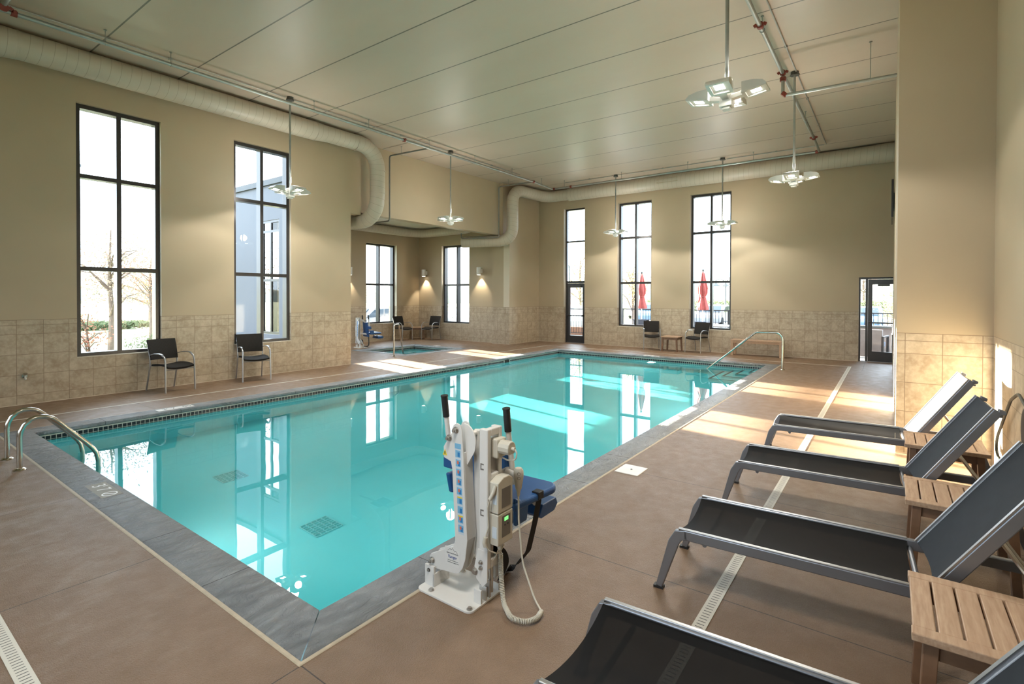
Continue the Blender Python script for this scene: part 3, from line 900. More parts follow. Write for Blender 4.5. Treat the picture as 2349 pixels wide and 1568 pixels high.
MB().tube(round_path([(9.27, 1.416, 5.22), (9.27, 1.416, 4.89), (9.30, -0.055, 4.86)], 0.05), 0.026, 12).build('branch_pipe', M['galv'], t, smooth=True)
t['axis'] = 'y'
hanger(t, (9.30, 0.26, 4.87))
for k in ('axis',):
    for o in list(COL.objects):
        if k in o: del o[k]

def conduit(ax, fixed, lo, hi, gaps, clips, label):
    """surface conduit under the ceiling, interrupted where it enters a lamp canopy"""
    t = thing('conduit', label, 'conduit')
    cuts = [lo] + [v for g in sorted(gaps) for v in (g - 0.08, g + 0.08)] + [hi]
    for a, e in zip(cuts[::2], cuts[1::2]):
        p, q = ((a, fixed, ZC - 0.022), (e, fixed, ZC - 0.022)) if ax == 'x' else ((fixed, a, ZC - 0.022), (fixed, e, ZC - 0.022))
        MB().tube([p, q], 0.011, 8).build('conduit_tube', M['galv'], t, smooth=True)
    for c in clips:
        x, y = (c, fixed) if ax == 'x' else (fixed, c)
        MB().box(x - 0.02, x + 0.02, y - 0.02, y + 0.02, ZC - 0.036, ZC - 0.002).build('clip', M['galv'], t)
conduit('x', 9.27, -3.4, 13.0, [5.42, 9.87], [2.6, 3.4, 7.2, 8.2, 11.6], 'thin conduit on the ceiling above the left sprinkler pipe')
conduit('y', 14.80, 1.34, 8.7, [3.70, 6.90], [7.8, 5.4, 2.4], 'thin conduit on the ceiling in front of the far duct')
conduit('x', 1.29, -3.4, 14.74, [0.90, 5.38, 9.80], [6.6, 8.7, 11.2, 13.0], 'thin conduit on the ceiling beside the pipe with red couplings')

# air ducts
def ductpipe(name, pts, r, parent, rnd=0.3, n=6, seg=28):
    return MB().tube(round_path(pts, rnd, n) if rnd else pts, r, seg).build(name, M['duct'], parent, smooth=True, angle=60)
def flange(parent, p, d, r):
    d = Vector(d).normalized(); p = Vector(p)
    return MB().cyl(p - d * 0.012, p + d * 0.012, r + 0.006, 28).build('joint_band', M['duct'], parent, smooth=True)
t = thing('air_duct', 'beige spiral duct along the left wall, dropping into the spa alcove', 'duct')
DY, DZ = 10.06, 5.212
ductpipe('wide_pipe', [(-3.45, DY, DZ - 0.03), (1.25, DY, DZ - 0.03)], 0.235, t, 0)
MB().tube([(1.25, DY, DZ - 0.03), (1.75, DY, DZ)], [0.235, 0.20], 28).build('reducer', M['duct'], t, smooth=True)
ductpipe('pipe', [(1.75, DY, DZ), (6.45, DY, DZ)], 0.20, t, 0)
MB().tube([(6.45, DY, DZ), (6.75, DY, DZ + 0.01)], [0.20, 0.178], 28).build('reducer', M['duct'], t, smooth=True)
ductpipe('bend_pipe', [(6.75, DY, DZ + 0.01), (8.16, DY, DZ + 0.01), (8.16, DY + 0.02, 3.52), (8.16, 11.9, 3.52)], 0.178, t, 0.52, 5)
for x in (1.27, 1.74, 6.45, 7.5): flange(t, (x, DY, DZ), (1, 0, 0), 0.20 if x < 6.5 else 0.178)
flange(t, (8.16, DY + 0.01, 4.15), (0, 0, 1), 0.178); flange(t, (8.16, DY, 4.68), (0, 0, 1), 0.178)
t = thing('air_duct', 'beige spiral duct along the far wall, dropping at the alcove pier', 'duct')
ductpipe('pipe', [(15.62, 0.3, 5.19), (15.62, 9.0, 5.19)], 0.225, t, 0)
ductpipe('bend_pipe', [(15.62, 9.0, 5.19), (15.60, 9.95, 5.19), (13.79, 10.12, 5.20), (13.79, 10.12, 3.50), (13.2, 11.8, 3.50)], 0.19, t, 0.42, 5)
MB().tube([(15.62, -0.9, 5.19), (15.62, 0.3, 5.19)], 0.235, 28).build('wide_pipe', M['duct'], t, smooth=True)
for y in (0.3, 0.45, 9.0): flange(t, (15.62, y, 5.19), (0, 1, 0), 0.225)
flange(t, (13.79, 10.12, 4.15), (0, 0, 1), 0.19)
# slotted grille on the duct face
v = MB(); gx = 15.41
for z in (5.165, 5.195, 5.225): v.bar((gx - 0.005, 5.2, z), (gx - 0.005, 5.78, z), 0.006, 0.008)
v.box(gx - 0.012, gx + 0.05, 5.17, 5.20, 5.14, 5.255); v.box(gx - 0.012, gx + 0.05, 5.78, 5.81, 5.14, 5.255); v.box(gx - 0.012, gx + 0.05, 5.17, 5.81, 5.245, 5.262); v.box(gx - 0.012, gx + 0.05, 5.17, 5.81, 5.128, 5.145)
g = v.build('vent_grille', M['grillt'], t)
MB().box(gx + 0.0, gx + 0.02, 5.2, 5.78, 5.145, 5.245).build('vent_slot', M['dark'], g)
t = thing('air_duct', 'beige duct along the back wall of the spa alcove under its ceiling', 'duct')
ductpipe('pipe', [(7.72, 14.72, 4.04), (13.92, 14.72, 4.04), (13.92, 12.2, 4.04), (13.2, 11.4, 4.04)], 0.15, t, 0.55, 6)
for x in (9.0, 13.3): flange(t, (x, 14.72, 4.04), (1, 0, 0), 0.15)
b = MB(); b.box(9.6, 10.2, 11.7, 12.3, 4.205, 4.222); o = b.build('ceiling_vent', M['white'])
tag(o, 'square white ceiling vent in the spa alcove', 'vent')
MB().box(9.65, 10.15, 11.75, 12.25, 4.20, 4.206).build('vent_slot', M['dark'], o)

# wall sconces in the alcove
def sconce(loc, rz, label):
    t = thing('wall_sconce', label, 'wall lamp', loc, rz, 'wall sconces in the spa alcove')
    # wall at local x = 0, lamp sticks out along -x
    MB().cyl((-0.15, 0, -0.135), (-0.15, 0, 0.135), 0.082, 24).build('shade', M['sconce'], t, smooth=True)
    MB().box(-0.08, 0.0, -0.05, 0.05, -0.07, 0.08).build('bracket', M['sconce'], t, bevel=0.004)
    MB().cyl((-0.15, 0, -0.138), (-0.15, 0, -0.1355), 0.062, 20).build('lens', M['slens'], t)
    spot(t, (-0.13, 0, -0.15), (0.10, 0, -1), 42.0, 82, 0.5, 0.03, (1.0, 0.86, 0.66), False)
    return t
sconce((14.28, 14.665, 2.545), 0, 'white cylinder sconce left of the window on the alcove end wall')
sconce((14.28, 11.86, 2.545), 0, 'white cylinder sconce between alcove end window and pier')
sconce((10.92, 15.08, 2.50), PI / 2, 'white cylinder sconce on the alcove back wall beside the lift')

# ------------------------------------------------------------------ furniture
def armchair(mats, label, group, loc, rz):
    """faces local -y"""
    seatm, fram, armm = mats
    t = thing('armchair', label, 'chair', loc, rz, group)
    def curved_panel(w0, w1, n, fn, th):
        b = MB(); rows = []
        m = 8
        for i in range(n + 1):
            row = []
            for j in range(m + 1):
                u = j / m * 2 - 1
                row.append(fn(i / n, u, w0 + (w1 - w0) * i / n))
            rows.append(row)
        def nrm(i, j):
            a = Vector(rows[min(n, i + 1)][j]) - Vector(rows[max(0, i - 1)][j]); c = Vector(rows[i][min(m, j + 1)]) - Vector(rows[i][max(0, j - 1)])
            return a.cross(c).normalized()
        F = [[b.b.verts.new(rows[i][j]) for j in range(m + 1)] for i in range(n + 1)]
        K = [[b.b.verts.new(Vector(rows[i][j]) + nrm(i, j) * th) for j in range(m + 1)] for i in range(n + 1)]
        for i in range(n):
            for j in range(m):
                b.face([F[i][j], F[i][j + 1], F[i + 1][j + 1], F[i + 1][j]]); b.face([K[i][j], K[i + 1][j], K[i + 1][j + 1], K[i][j + 1]])
        for i in range(n):
            b.face([F[i][0], F[i + 1][0], K[i + 1][0], K[i][0]]); b.face([F[i][m], K[i][m], K[i + 1][m], F[i + 1][m]])
        for j in range(m):
            b.face([F[0][j], K[0][j], K[0][j + 1], F[0][j + 1]]); b.face([F[n][j], F[n][j + 1], K[n][j + 1], K[n][j]])
        return b
    curved_panel(0.225, 0.235, 8, lambda v, u, w: (u * w, 0.185 + 0.10 * v ** 1.3 + 0.035 * (1 - u * u) * 0.9, 0.535 + 0.345 * v - 0.012 * u * u * 0), 0.022).build('backrest', seatm, t, smooth=True, angle=50)
    curved_panel(0.215, 0.225, 8, lambda v, u, w: (u * w, 0.20 - 0.47 * v, 0.43 - 0.022 * (1 - u * u) + 0.018 * math.sin(v * PI) - 0.02 * max(0, v - 0.85) / 0.15), 0.03).build('seat', seatm, t, smooth=True, angle=50)
    for sx in (-1, 1):
        MB().tube(round_path([(sx * 0.25, -0.265, 0), (sx * 0.245, -0.25, 0.52), (sx * 0.243, -0.225, 0.60), (sx * 0.243, -0.13, 0.645)], 0.07), 0.0135, 10).build('leg', fram, t, smooth=True)
        MB().tube(round_path([(sx * 0.235, 0.315, 0), (sx * 0.228, 0.215, 0.42), (sx * 0.228, 0.215, 0.56), (sx * 0.225, 0.29, 0.83)], 0.12), 0.0125, 10).build('leg', fram, t, smooth=True)
        b = MB(); b.tube(round_path([(sx * 0.243, -0.185, 0.640), (sx * 0.243, -0.10, 0.655), (sx * 0.240, 0.08, 0.645), (sx * 0.232, 0.225, 0.615)], 0.2, 3), [0.012, 0.022, 0.026, 0.026, 0.026, 0.022, 0.018, 0.016, 0.014, 0.012][:len(round_path([(0, -0.185, 0.640), (0, -0.10, 0.655), (0, 0.08, 0.645), (0, 0.225, 0.615)], 0.2, 3))], 10, flat=0.45)
        b.build('armrest', armm, t, smooth=True)
    b = MB(); b.cyl((-0.245, -0.252, 0.385), (0.245, -0.252, 0.385), 0.009, 8); b.cyl((-0.228, 0.213, 0.43), (0.228, 0.213, 0.43), 0.009, 8)
    b.build('seat_frame', fram, t, smooth=True)
    return t
cm = (M['wicker'], M['alu'], M['alu'])
ch = armchair(cm, 'black woven armchair under the first tall window of the left wall', 'poolside armchairs', (3.70, 10.09, 0), math.radians(10.5))
dup_at(ch, (5.13, 10.085, 0), math.radians(-13), 'black woven armchair under the second tall window of the left wall')
dup_at(ch, (15.56, 6.00, 0), math.radians(-66), 'black woven armchair left of the small table at the far wall')
dup_at(ch, (15.58, 4.60, 0), math.radians(-104), 'black woven armchair right of the small table at the far wall')
dup_at(ch, (13.13, 14.74, 0), math.radians(0), 'black woven armchair backed against the alcove back wall')
dup_at(ch, (13.92, 14.05, 0), math.radians(-82), 'black woven armchair against the alcove end wall, beneath the sconce')

def side_table(label, loc, rz, group):
    t = thing('side_table', label, 'table', loc, rz, group)
    # slats run along x; rails along y at both x ends
    W_, D_, H = 0.262, 0.262, 0.455
    b = MB()
    for sx in (-1, 1): b.box(min(sx * W_, sx * (W_ - 0.058)), max(sx * W_, sx * (W_ - 0.058)), -D_, D_, H - 0.030, H)
    n = 7; pw = 2 * D_ / n
    for i in range(n):
        b.box(-(W_ - 0.058), W_ - 0.058, -D_ + i * pw + 0.0035, -D_ + (i + 1) * pw - 0.0035, H - 0.024, H - 0.001)
    b.build('tabletop', M['teak'], t, bevel=0.004)
    for sx in (-1, 1):
        for sy in (-1, 1):
            b = MB(); x, y = sx * 0.21, sy * 0.205
            b.bar((x, y, H - 0.03), (x + sx * 0.012, y + sy * 0.022, 0), 0.058, 0.045, (0, 1, 0), 0.052, 0.040)
            b.build('leg', M['teak_leg'], t, bevel=0.003)
    for sx in (-1, 1): MB().box(sx * 0.21 - 0.012, sx * 0.21 + 0.012, -0.185, 0.185, H - 0.095, H - 0.03).build('apron', M['teak_leg'], t)
    for sy in (-1, 1): MB().box(-0.185, 0.185, sy * 0.205 - 0.012, sy * 0.205 + 0.012, H - 0.095, H - 0.03).build('apron', M['teak_leg'], t)
    return t
tb = side_table('slatted teak side table in the near right corner, closest to the camera', (2.58, -0.335, 0), 0, 'teak side tables')
dup_at(tb, (4.085, -0.345, 0), 0, 'middle of the three teak side tables between the loungers')
dup_at(tb, (5.545, -0.37, 0), 0, 'farthest teak side table between the loungers, by the column')
dup_at(tb, (15.45, 5.32, 0), 0, 'small teak table between the two armchairs at the far wall')
dup_at(tb, (13.86, 14.70, 0), math.radians(45), 'small teak table between the two armchairs in the alcove corner')

t = thing('bench', 'long slatted teak bench against the far wall', 'bench', (15.62, 2.98, 0))
b = MB()
for sx in (-1, 1): b.box(min(sx * 0.19, sx * 0.14), max(sx * 0.19, sx * 0.14), -0.66, 0.66, 0.415, 0.445)
for i in range(22): b.box(-0.14, 0.14, -0.66 + i * 0.06 + 0.004, -0.66 + (i + 1) * 0.06 - 0.004, 0.418, 0.443)
b.build('seat', M['teak'], t, bevel=0.003)
for sx in (-1, 1):
    for sy in (-1, 1): MB().box(sx * 0.16 - 0.028, sx * 0.16 + 0.028, sy * 0.62 - 0.035, sy * 0.62 + 0.035, 0, 0.415).build('leg', M['teak'], t, bevel=0.003)
    MB().box(sx * 0.165 - 0.012, sx * 0.165 + 0.012, -0.59, 0.59, 0.355, 0.415).build('apron', M['teak'], t)

def lounger(label, loc, rz):
    """foot end towards +y; hinge at y=0, backrest leans to -y"""
    t = thing('sun_lounger', label, 'sun lounger', loc, rz, 'sun loungers')
    HW, ZR, A = 0.29, 0.335, math.radians(56)
    yf, yr = 1.075, -0.50
    for sx in (-1, 1):
        x = sx * (HW - 0.016)
        b = MB(); b.bar((x, yf - 0.02, ZR), (x, yr, ZR), 0.032, 0.056); b.build('side_rail', M['rail'], t, bevel=0.006)
        b = MB(); P = [Vector((x, yf - 0.04, ZR)), Vector((x, yf + 0.008, ZR - 0.008)), Vector((x, yf + 0.035, ZR - 0.055)), Vector((x, yf + 0.115, 0.012))]
        wd = (0.056, 0.062, 0.058, 0.036)
        prev = None
        for i, p in enumerate(P):
            d = (P[min(3, i + 1)] - P[max(0, i - 1)]).normalized(); nn = Vector((1, 0, 0)).cross(d)
            ringv = [b.b.verts.new(p + Vector((a * 0.016, 0, 0)) + nn * c * wd[i] / 2) for a, c in ((-1, -1), (1, -1), (1, 1), (-1, 1))]
            if prev:
                for k in range(4): b.face([prev[k], prev[(k + 1) % 4], ringv[(k + 1) % 4], ringv[k]])
            else: b.face(ringv)
            prev = ringv
        b.face(prev)
        lg = b.build('leg', M['rail'], t, bevel=0.005)
        MB().box(x - 0.018, x + 0.018, yf + 0.09, yf + 0.145, 0, 0.014).build('foot_pad', M['black'], lg)
        b = MB(); b.bar((x, yr + 0.02, ZR), (x, yr - 0.10, 0.012), 0.032, 0.05, (0, 1, 0), 0.032, 0.036); lg = b.build('leg', M['rail'], t, bevel=0.005)
        MB().box(x - 0.018, x + 0.018, yr - 0.13, yr - 0.08, 0, 0.014).build('foot_pad', M['black'], lg)
    for y in (0.95, 0.02, -0.46):
        MB().cyl((-(HW - 0.03), y, ZR - 0.040 if y > 0.1 else ZR - 0.015), (HW - 0.03, y, ZR - 0.040 if y > 0.1 else ZR - 0.015), 0.012, 10).build('crossbar', M['rail'], t, smooth=True)
    def sling(y0, z0, y1, z1, sag, name, parent, hw):
        b = MB(); n, m = 6, 12; d = Vector((0, y1 - y0, z1 - z0)); up_ = Vector((1, 0, 0)).cross(d).normalized()
        if up_.z < 0: up_ = -up_
        rows = []
        for i in range(n + 1):
            f = i / n
            e = 1 - 0.25 * math.exp(-f * 9) * 0 
            rows.append([b.b.verts.new(Vector((u * hw, y0, z0)) + d * f - up_ * sag * (1 - u * u) + d.normalized() * 0.010 * (1 - u * u) * (1 if i == 0 else (-1 if i == n else 0))) for u in [j / m * 2 - 1 for j in range(m + 1)]])
        for i in range(n):
            for j in range(m): b.face([rows[i][j], rows[i][j + 1], rows[i + 1][j + 1], rows[i + 1][j]])
        return b.build(name, M['sling_back_lit' if 'back' in name else 'sling'], parent, smooth=True)
    sling(yf + 0.010, ZR + 0.024, 0.03, ZR + 0.027, 0.040, 'seat_sling', t, HW - 0.006)
    MB().box(-HW + 0.002, -HW + 0.022, 0.03, yf + 0.008, ZR + 0.024, ZR + 0.034).build('sling_bead', M['alu'], t, bevel=0.003)
    MB().box(HW - 0.022, HW - 0.002, 0.03, yf + 0.008, ZR + 0.024, ZR + 0.034).build('sling_bead', M['alu'], t, bevel=0.003)
    # backrest
    L = 0.71
    h = Vector((0, -0.03, ZR + 0.012)); dv = Vector((0, -math.cos(A), math.sin(A))); nv = Vector((0, math.sin(A), math.cos(A)))
    b = MB()
    for sx in (-1, 1):
        x = sx * (HW - 0.034); p = h + Vector((x, 0, 0))
        b.bar(p, p + dv * L, 0.028, 0.052, nv)
        b.bar(p + dv * (L - 0.005), p + dv * (L + 0.012) - nv * 0.035, 0.028, 0.045, dv, 0.028, 0.022)
    b.bar(h + dv * (L - 0.02) - nv * 0.03 + Vector((-(HW - 0.05), 0, 0)), h + dv * (L - 0.02) - nv * 0.03 + Vector((HW - 0.05, 0, 0)), 0.024, 0.024)
    b.bar(h + dv * 0.02 - nv * 0.02 + Vector((-(HW - 0.05), 0, 0)), h + dv * 0.02 - nv * 0.02 + Vector((HW - 0.05, 0, 0)), 0.024, 0.024)
    bk = b.build('backrest', M['rail'], t, bevel=0.005)
    p0 = h + nv * 0.028; p1 = p0 + dv * L
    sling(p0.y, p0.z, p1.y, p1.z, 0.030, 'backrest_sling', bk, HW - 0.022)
    for sx in (-1, 1):
        b = MB(); x = sx * (HW - 0.028); q = h + dv * 0.0 + nv * 0.030
        b.bar(q + Vector((x, 0, 0)), q + dv * L + Vector((x, 0, 0)), 0.018, 0.008, nv); b.build('sling_bead', M['alu'], bk)
    # prop: a U of tube from the back down to the rails
    b = MB(); a1 = h + dv * 0.34 - nv * 0.035
    for sx in (-1, 1): b.tube([a1 + Vector((sx * 0.16, 0, 0)), Vector((sx * 0.17, -0.44, ZR - 0.01))], 0.010, 8)
    b.cyl((-0.17, -0.44, ZR - 0.01), (0.17, -0.44, ZR - 0.01), 0.010, 8); b.cyl(a1 + Vector((-0.17, 0, 0)), a1 + Vector((0.17, 0, 0)), 0.010, 8)
    b.build('prop_strut', M['steel'], t, smooth=True)
    return t
ra = math.radians(3.3)
lg = lounger('black sling sun lounger at the bottom edge, nearest to the camera', (1.775, -0.13, 0), ra)
dup_at(lg, (3.185, -0.13, 0), ra, 'second black sling lounger from the camera, its foot end in full view')
dup_at(lg, (4.645, -0.115, 0), ra, 'third black sling lounger from the camera, grey backrest in shade')
dup_at(lg, (6.10, -0.135, 0), ra, 'farthest black sling lounger, its backrest bright in the sun by the column')

# ------------------------------------------------------------------ stainless rails
def escutcheon(parent, x, y, r=0.05):
    MB().lathe([(r, 0.0), (r, 0.006), (r * 0.72, 0.018), (0.026, 0.022)], (x, y, 0.0), 20).build('base_flange', M['steel'], parent, smooth=True)
def grab(y, label):
    t = thing('grab_rail', label, 'pool rail', (0, 0, 0), 0, 'ladder grab rails')
    pts = [(1.145, y, 0.0), (1.145, y, 0.31)] + [(x, y, z) for x, z in ((1.153, 0.365), (1.178, 0.42), (1.22, 0.46), (1.27, 0.478), (1.325, 0.474), (1.38, 0.448), (1.43, 0.398))] + [(1.66, y, 0.128), (1.70, y, 0.075), (1.728, y, 0.02), (1.742, y, -0.06), (1.742, y, -0.75)]
    MB().tube(pts, 0.0215, 18).build('tube', M['steel'], t, smooth=True, angle=70)
    escutcheon(t, 1.145, y)
grab(6.59, 'stainless steel grab rail over the coping, nearer of the pair')
grab(7.12, 'stainless steel grab rail over the coping, at the left picture edge')
t = thing('hand_rail', 'bent stainless hand rail going down into the pool at the far steps', 'pool rail')
MB().tube(round_path([(13.0, 1.945, 0), (13.0, 1.945, 0.845), (13.0, 2.50, 0.835), (13.0, 3.72, -0.22), (13.0, 3.80, -0.9)], 0.15, 6), 0.0235, 16).build('tube', M['steel'], t, smooth=True, angle=70)
escutcheon(t, 13.0, 1.945)
MB().tube([(12.7, 3.62, -0.12), (12.7, 3.62, -0.30)], 0.02, 10).build('submerged_post', M['steel'], t, smooth=True)
t = thing('hand_rail', 'stainless hand rail with two posts at the near edge of the spa', 'pool rail')
MB().tube(round_path([(9.42, 10.93, 0), (9.42, 10.93, 0.86), (9.75, 11.12, 0.86), (10.15, 11.30, -0.35)], 0.07, 5), 0.021, 14).build('tube', M['steel'], t, smooth=True, angle=70)
escutcheon(t, 9.42, 10.93)

# ------------------------------------------------------------------ drains, lids, markers on the deck
def drain(label, p0, p1, hw=0.033, m='drain'):
    p0, p1 = Vector(p0), Vector(p1); d = p1 - p0; L = d.length
    o = MB().box(0, L, -hw, hw, -0.02, 0.003).build('deck_drain', M[m])
    o.location = p0; o.rotation_euler = (0, 0, math.atan2(d.y, d.x))
    return tag(o, label, 'deck drain', 'slotted deck drains')
drain('white slotted drain strip passing under the sun loungers', (0.53, 0.755, 0), (14.62, 0.755, 0))
drain('white slotted drain strip in the bottom left corner', (0.53, 0.79, 0), (0.53, 9.30, 0))
drain('white drain line in front of the left wall armchairs', (0.563, 9.272, 0), (14.55, 9.272, 0), 0.022, 'drainplain')
drain('white drain line in front of the far wall bench and table', (14.585, 0.79, 0), (14.585, 9.30, 0), 0.022, 'drainplain')

o = MB().box(4.475, 4.735, 1.855, 2.085, -0.02, 0.006).build('deck_hatch', M['lid'], bevel=0.004)
tag(o, 'square white hatch lid set in the deck beside the right coping', 'hatch')
MB().cyl((4.61, 1.97, 0.004), (4.61, 1.97, 0.008), 0.010, 12).build('finger_hole', M['ink'], o)
o = MB().box(12.10, 12.30, 11.95, 12.15, -0.02, 0.006).build('deck_hatch', M['lid'], bevel=0.004)
tag(o, 'small square white hatch lid on the deck beside the spa', 'hatch')
b = MB(); b.box(10.86, 11.12, 8.232, 8.262, -0.19, -0.185); b.box(10.86, 10.875, 8.232, 8.262, -0.185, -0.052); b.box(11.105, 11.12, 8.232, 8.262, -0.185, -0.052)
o = b.build('skimmer_mouth', M['white']); tag(o, 'dark skimmer mouth in the waterline tiles of the far pool side', 'skimmer')
MB().box(10.875, 11.105, 8.250, 8.258, -0.185, -0.052).build('opening', M['dark'], o)

def marker(label, x0, x1, y0, y1, tm, im, xd, yd, body, size, slash, z=0.0062):
    t = MB().box(x0, x1, y0, y1, -0.01, z).build('depth_marker', tm)
    tag(t, label, 'depth marker', 'depth markers on the coping')
    cx, cy = (x0 + x1) / 2, (y0 + y1) / 2
    xv, yv = Vector((*xd, 0)), Vector((*yd, 0))
    along = (x1 - x0) if abs(xd[0]) > 0.5 else (y1 - y0)
    text(body, size, im, t, frame(Vector((cx, cy, z + 0.0006)) - xv * along * 0.17, xv, yv))
    if slash:
        c = Vector((cx, cy, z + 0.0008)) + xv * along * 0.33; b = MB(); r = min(0.055, along * 0.16)
        A = arc(c, r, 0, 360, 28, xv, yv); B = arc(c, r * 0.8, 0, 360, 28, xv, yv)
        for i in range(28): b.quad(A[i], A[i + 1], B[i + 1], B[i])
        d = (xv + yv).normalized(); s = (xv - yv).normalized() * r * 0.1
        b.quad(c - d * r * 0.85 - s, c + d * r * 0.85 - s, c + d * r * 0.85 + s, c - d * r * 0.85 + s)
        b.build('symbol', im, t)
    return t
marker('beige depth marker tiles on the near left coping', 1.375, 1.520, 5.12, 5.565, M['marker'], M['inkw'], (0, -1), (1, 0), "3' 7", 0.135, True)
marker('long white depth marker tiles on the left coping before the first armchair', 2.895, 3.36, 8.325, 8.475, M['markerw'], M['ink'], (1, 0), (0, 1), "3' 7", 0.12, True)
marker('white depth marker tiles on the far coping below the left far armchair', 13.76, 13.90, 5.12, 5.56, M['markerw'], M['ink'], (0, -1), (1, 0), "3' 7", 0.11, True)
marker('white depth marker tiles on the right coping near the far steps', 9.64, 9.98, 2.19, 2.34, M['markerw'], M['ink'], (-1, 0), (0, -1), "3' 7", 0.10, True)

# main drains on the pool floor
def main_drain(x0, x1, y0, y1, label):
    b = MB(); z = -1.199
    b.box(x0, x1, y0, y1, z, z + 0.012)
    o = b.build('main_drain', M['grate']); o.cycles.is_caustics_receiver = True
    b = MB()
    for i in range(8):
        x = y0 + (y1 - y0) * i / 7; b.box(x0, x1, x - 0.004, x + 0.004, z + 0.012, z + 0.020)
    for i in range(6):
        y = x0 + (x1 - x0) * i / 5; b.box(y - 0.004, y + 0.004, y0, y1, z + 0.012, z + 0.020)
    k = b.build('grid_bars', M['gratebar'], o); k.cycles.is_caustics_receiver = True
    tag(o, label, 'drain', 'main drains on the pool floor')
main_drain(2.72, 3.0, 4.21, 4.49, 'square drain grate on the pool floor, nearer to the front corner')
main_drain(2.73, 3.01, 6.03, 6.30, 'square drain grate on the pool floor, farther to the left')

# underwater lights: far wall lamp, the unseen others added to brighten the pool
def pool_light(label, loc, d, lit):
    d = Vector(d); loc = Vector(loc)
    t = thing('pool_light', label, 'underwater lamp', loc, 0, 'underwater lamps')
    MB().cyl((0, 0, 0), d * 0.018, 0.135, 28).build('trim_ring', M['white'], t, smooth=True)
    MB().cyl(d * 0.018, d * 0.022, 0.105, 28).build('lens', M['plens'], t)
    l = bpy.data.lights.new('lamp_light', 'SPOT'); l.energy = POOL_W; l.spot_size = math.radians(165); l.spot_blend = 0.6; l.shadow_soft_size = 0.09; l.color = (0.93, 1.0, 1.0)
    o = bpy.data.objects.new('lamp_light', l); COL.objects.link(o); o.parent = t; o.location = d * 0.13; o.rotation_euler = (d + Vector((0, 0, -0.12))).to_track_quat('-Z', 'Y').to_euler()
pool_light('lit round underwater lamp on the far pool wall below the white depth tiles', (PX1 + 0.019, 5.25, -0.36), (-1, 0, 0), True)
pool_light('added unseen underwater lamp on the right pool wall near the lift', (4.2, PY0 - 0.019, -0.42), (0, 1, 0), False)
pool_light('added unseen underwater lamp on the right pool wall toward the far steps', (9.0, PY0 - 0.019, -0.42), (0, 1, 0), False)
pool_light('added unseen underwater lamp on the near pool wall below the grab rails', (PX0 - 0.019, 4.6, -0.42), (1, 0, 0), False)

# hose bib on the left wall
t = thing('hose_bib', 'small metal hose bib on the tiled left wall below the first window', 'tap', (1.88, LY, 0.43))
MB().cyl((0, 0.005, 0), (0, -0.012, 0), 0.032, 16).build('wall_plate', M['chrome'], t, smooth=True)
b = MB(); b.cyl((0, -0.01, 0), (0, -0.06, 0), 0.014, 12); b.cyl((0, -0.05, 0), (0, -0.075, -0.05), 0.013, 12); b.build('spout', M['chrome'], t, smooth=True)
b = MB(); b.cyl((0, -0.04, 0.01), (0, -0.055, 0.035), 0.006, 8); b.cyl((0, -0.055, 0.032), (0, -0.06, 0.042), 0.026, 12); b.build('valve_wheel', M['chrome'], t, smooth=True)

# television on the right wall behind the column, seen edge-on
t = thing('television', 'flat black television on the right wall, seen edge-on past the column', 'television', (12.45, -0.055, 3.5))
MB().box(-0.62, 0.62, 0.012, 0.048, -0.365, 0.335).build('screen_case', M['tv'], t, bevel=0.004)
MB().box(-0.2, 0.2, 0.0, 0.014, -0.15, 0.15).build('bracket', M['darkbox'], t)

# hose on the near right wall
t = thing('hose', 'dark garden hose looped down the sunlit tiles of the right wall', 'hose')
MB().tube(round_path([(4.72, -0.76, 0.86), (5.36, -0.785, 0.93), (5.62, -0.78, 0.84), (5.90, -0.78, 0.65), (6.22, -0.78, 0.42), (6.30, -0.78, 0.30), (6.05, -0.78, 0.21), (5.6, -0.78, 0.14), (5.2, -0.76, 0.10)], 0.3, 4), 0.011, 8).build('tube', M['hose'], t, smooth=True, angle=80)
t2 = thing('hose_reel', 'black wall bracket holding the hose at the right picture edge', 'hose reel')
MB().cyl((4.55, -0.815, 0.80), (4.55, -0.70, 0.80), 0.15, 28).build('drum', M['black'], t2, smooth=True)

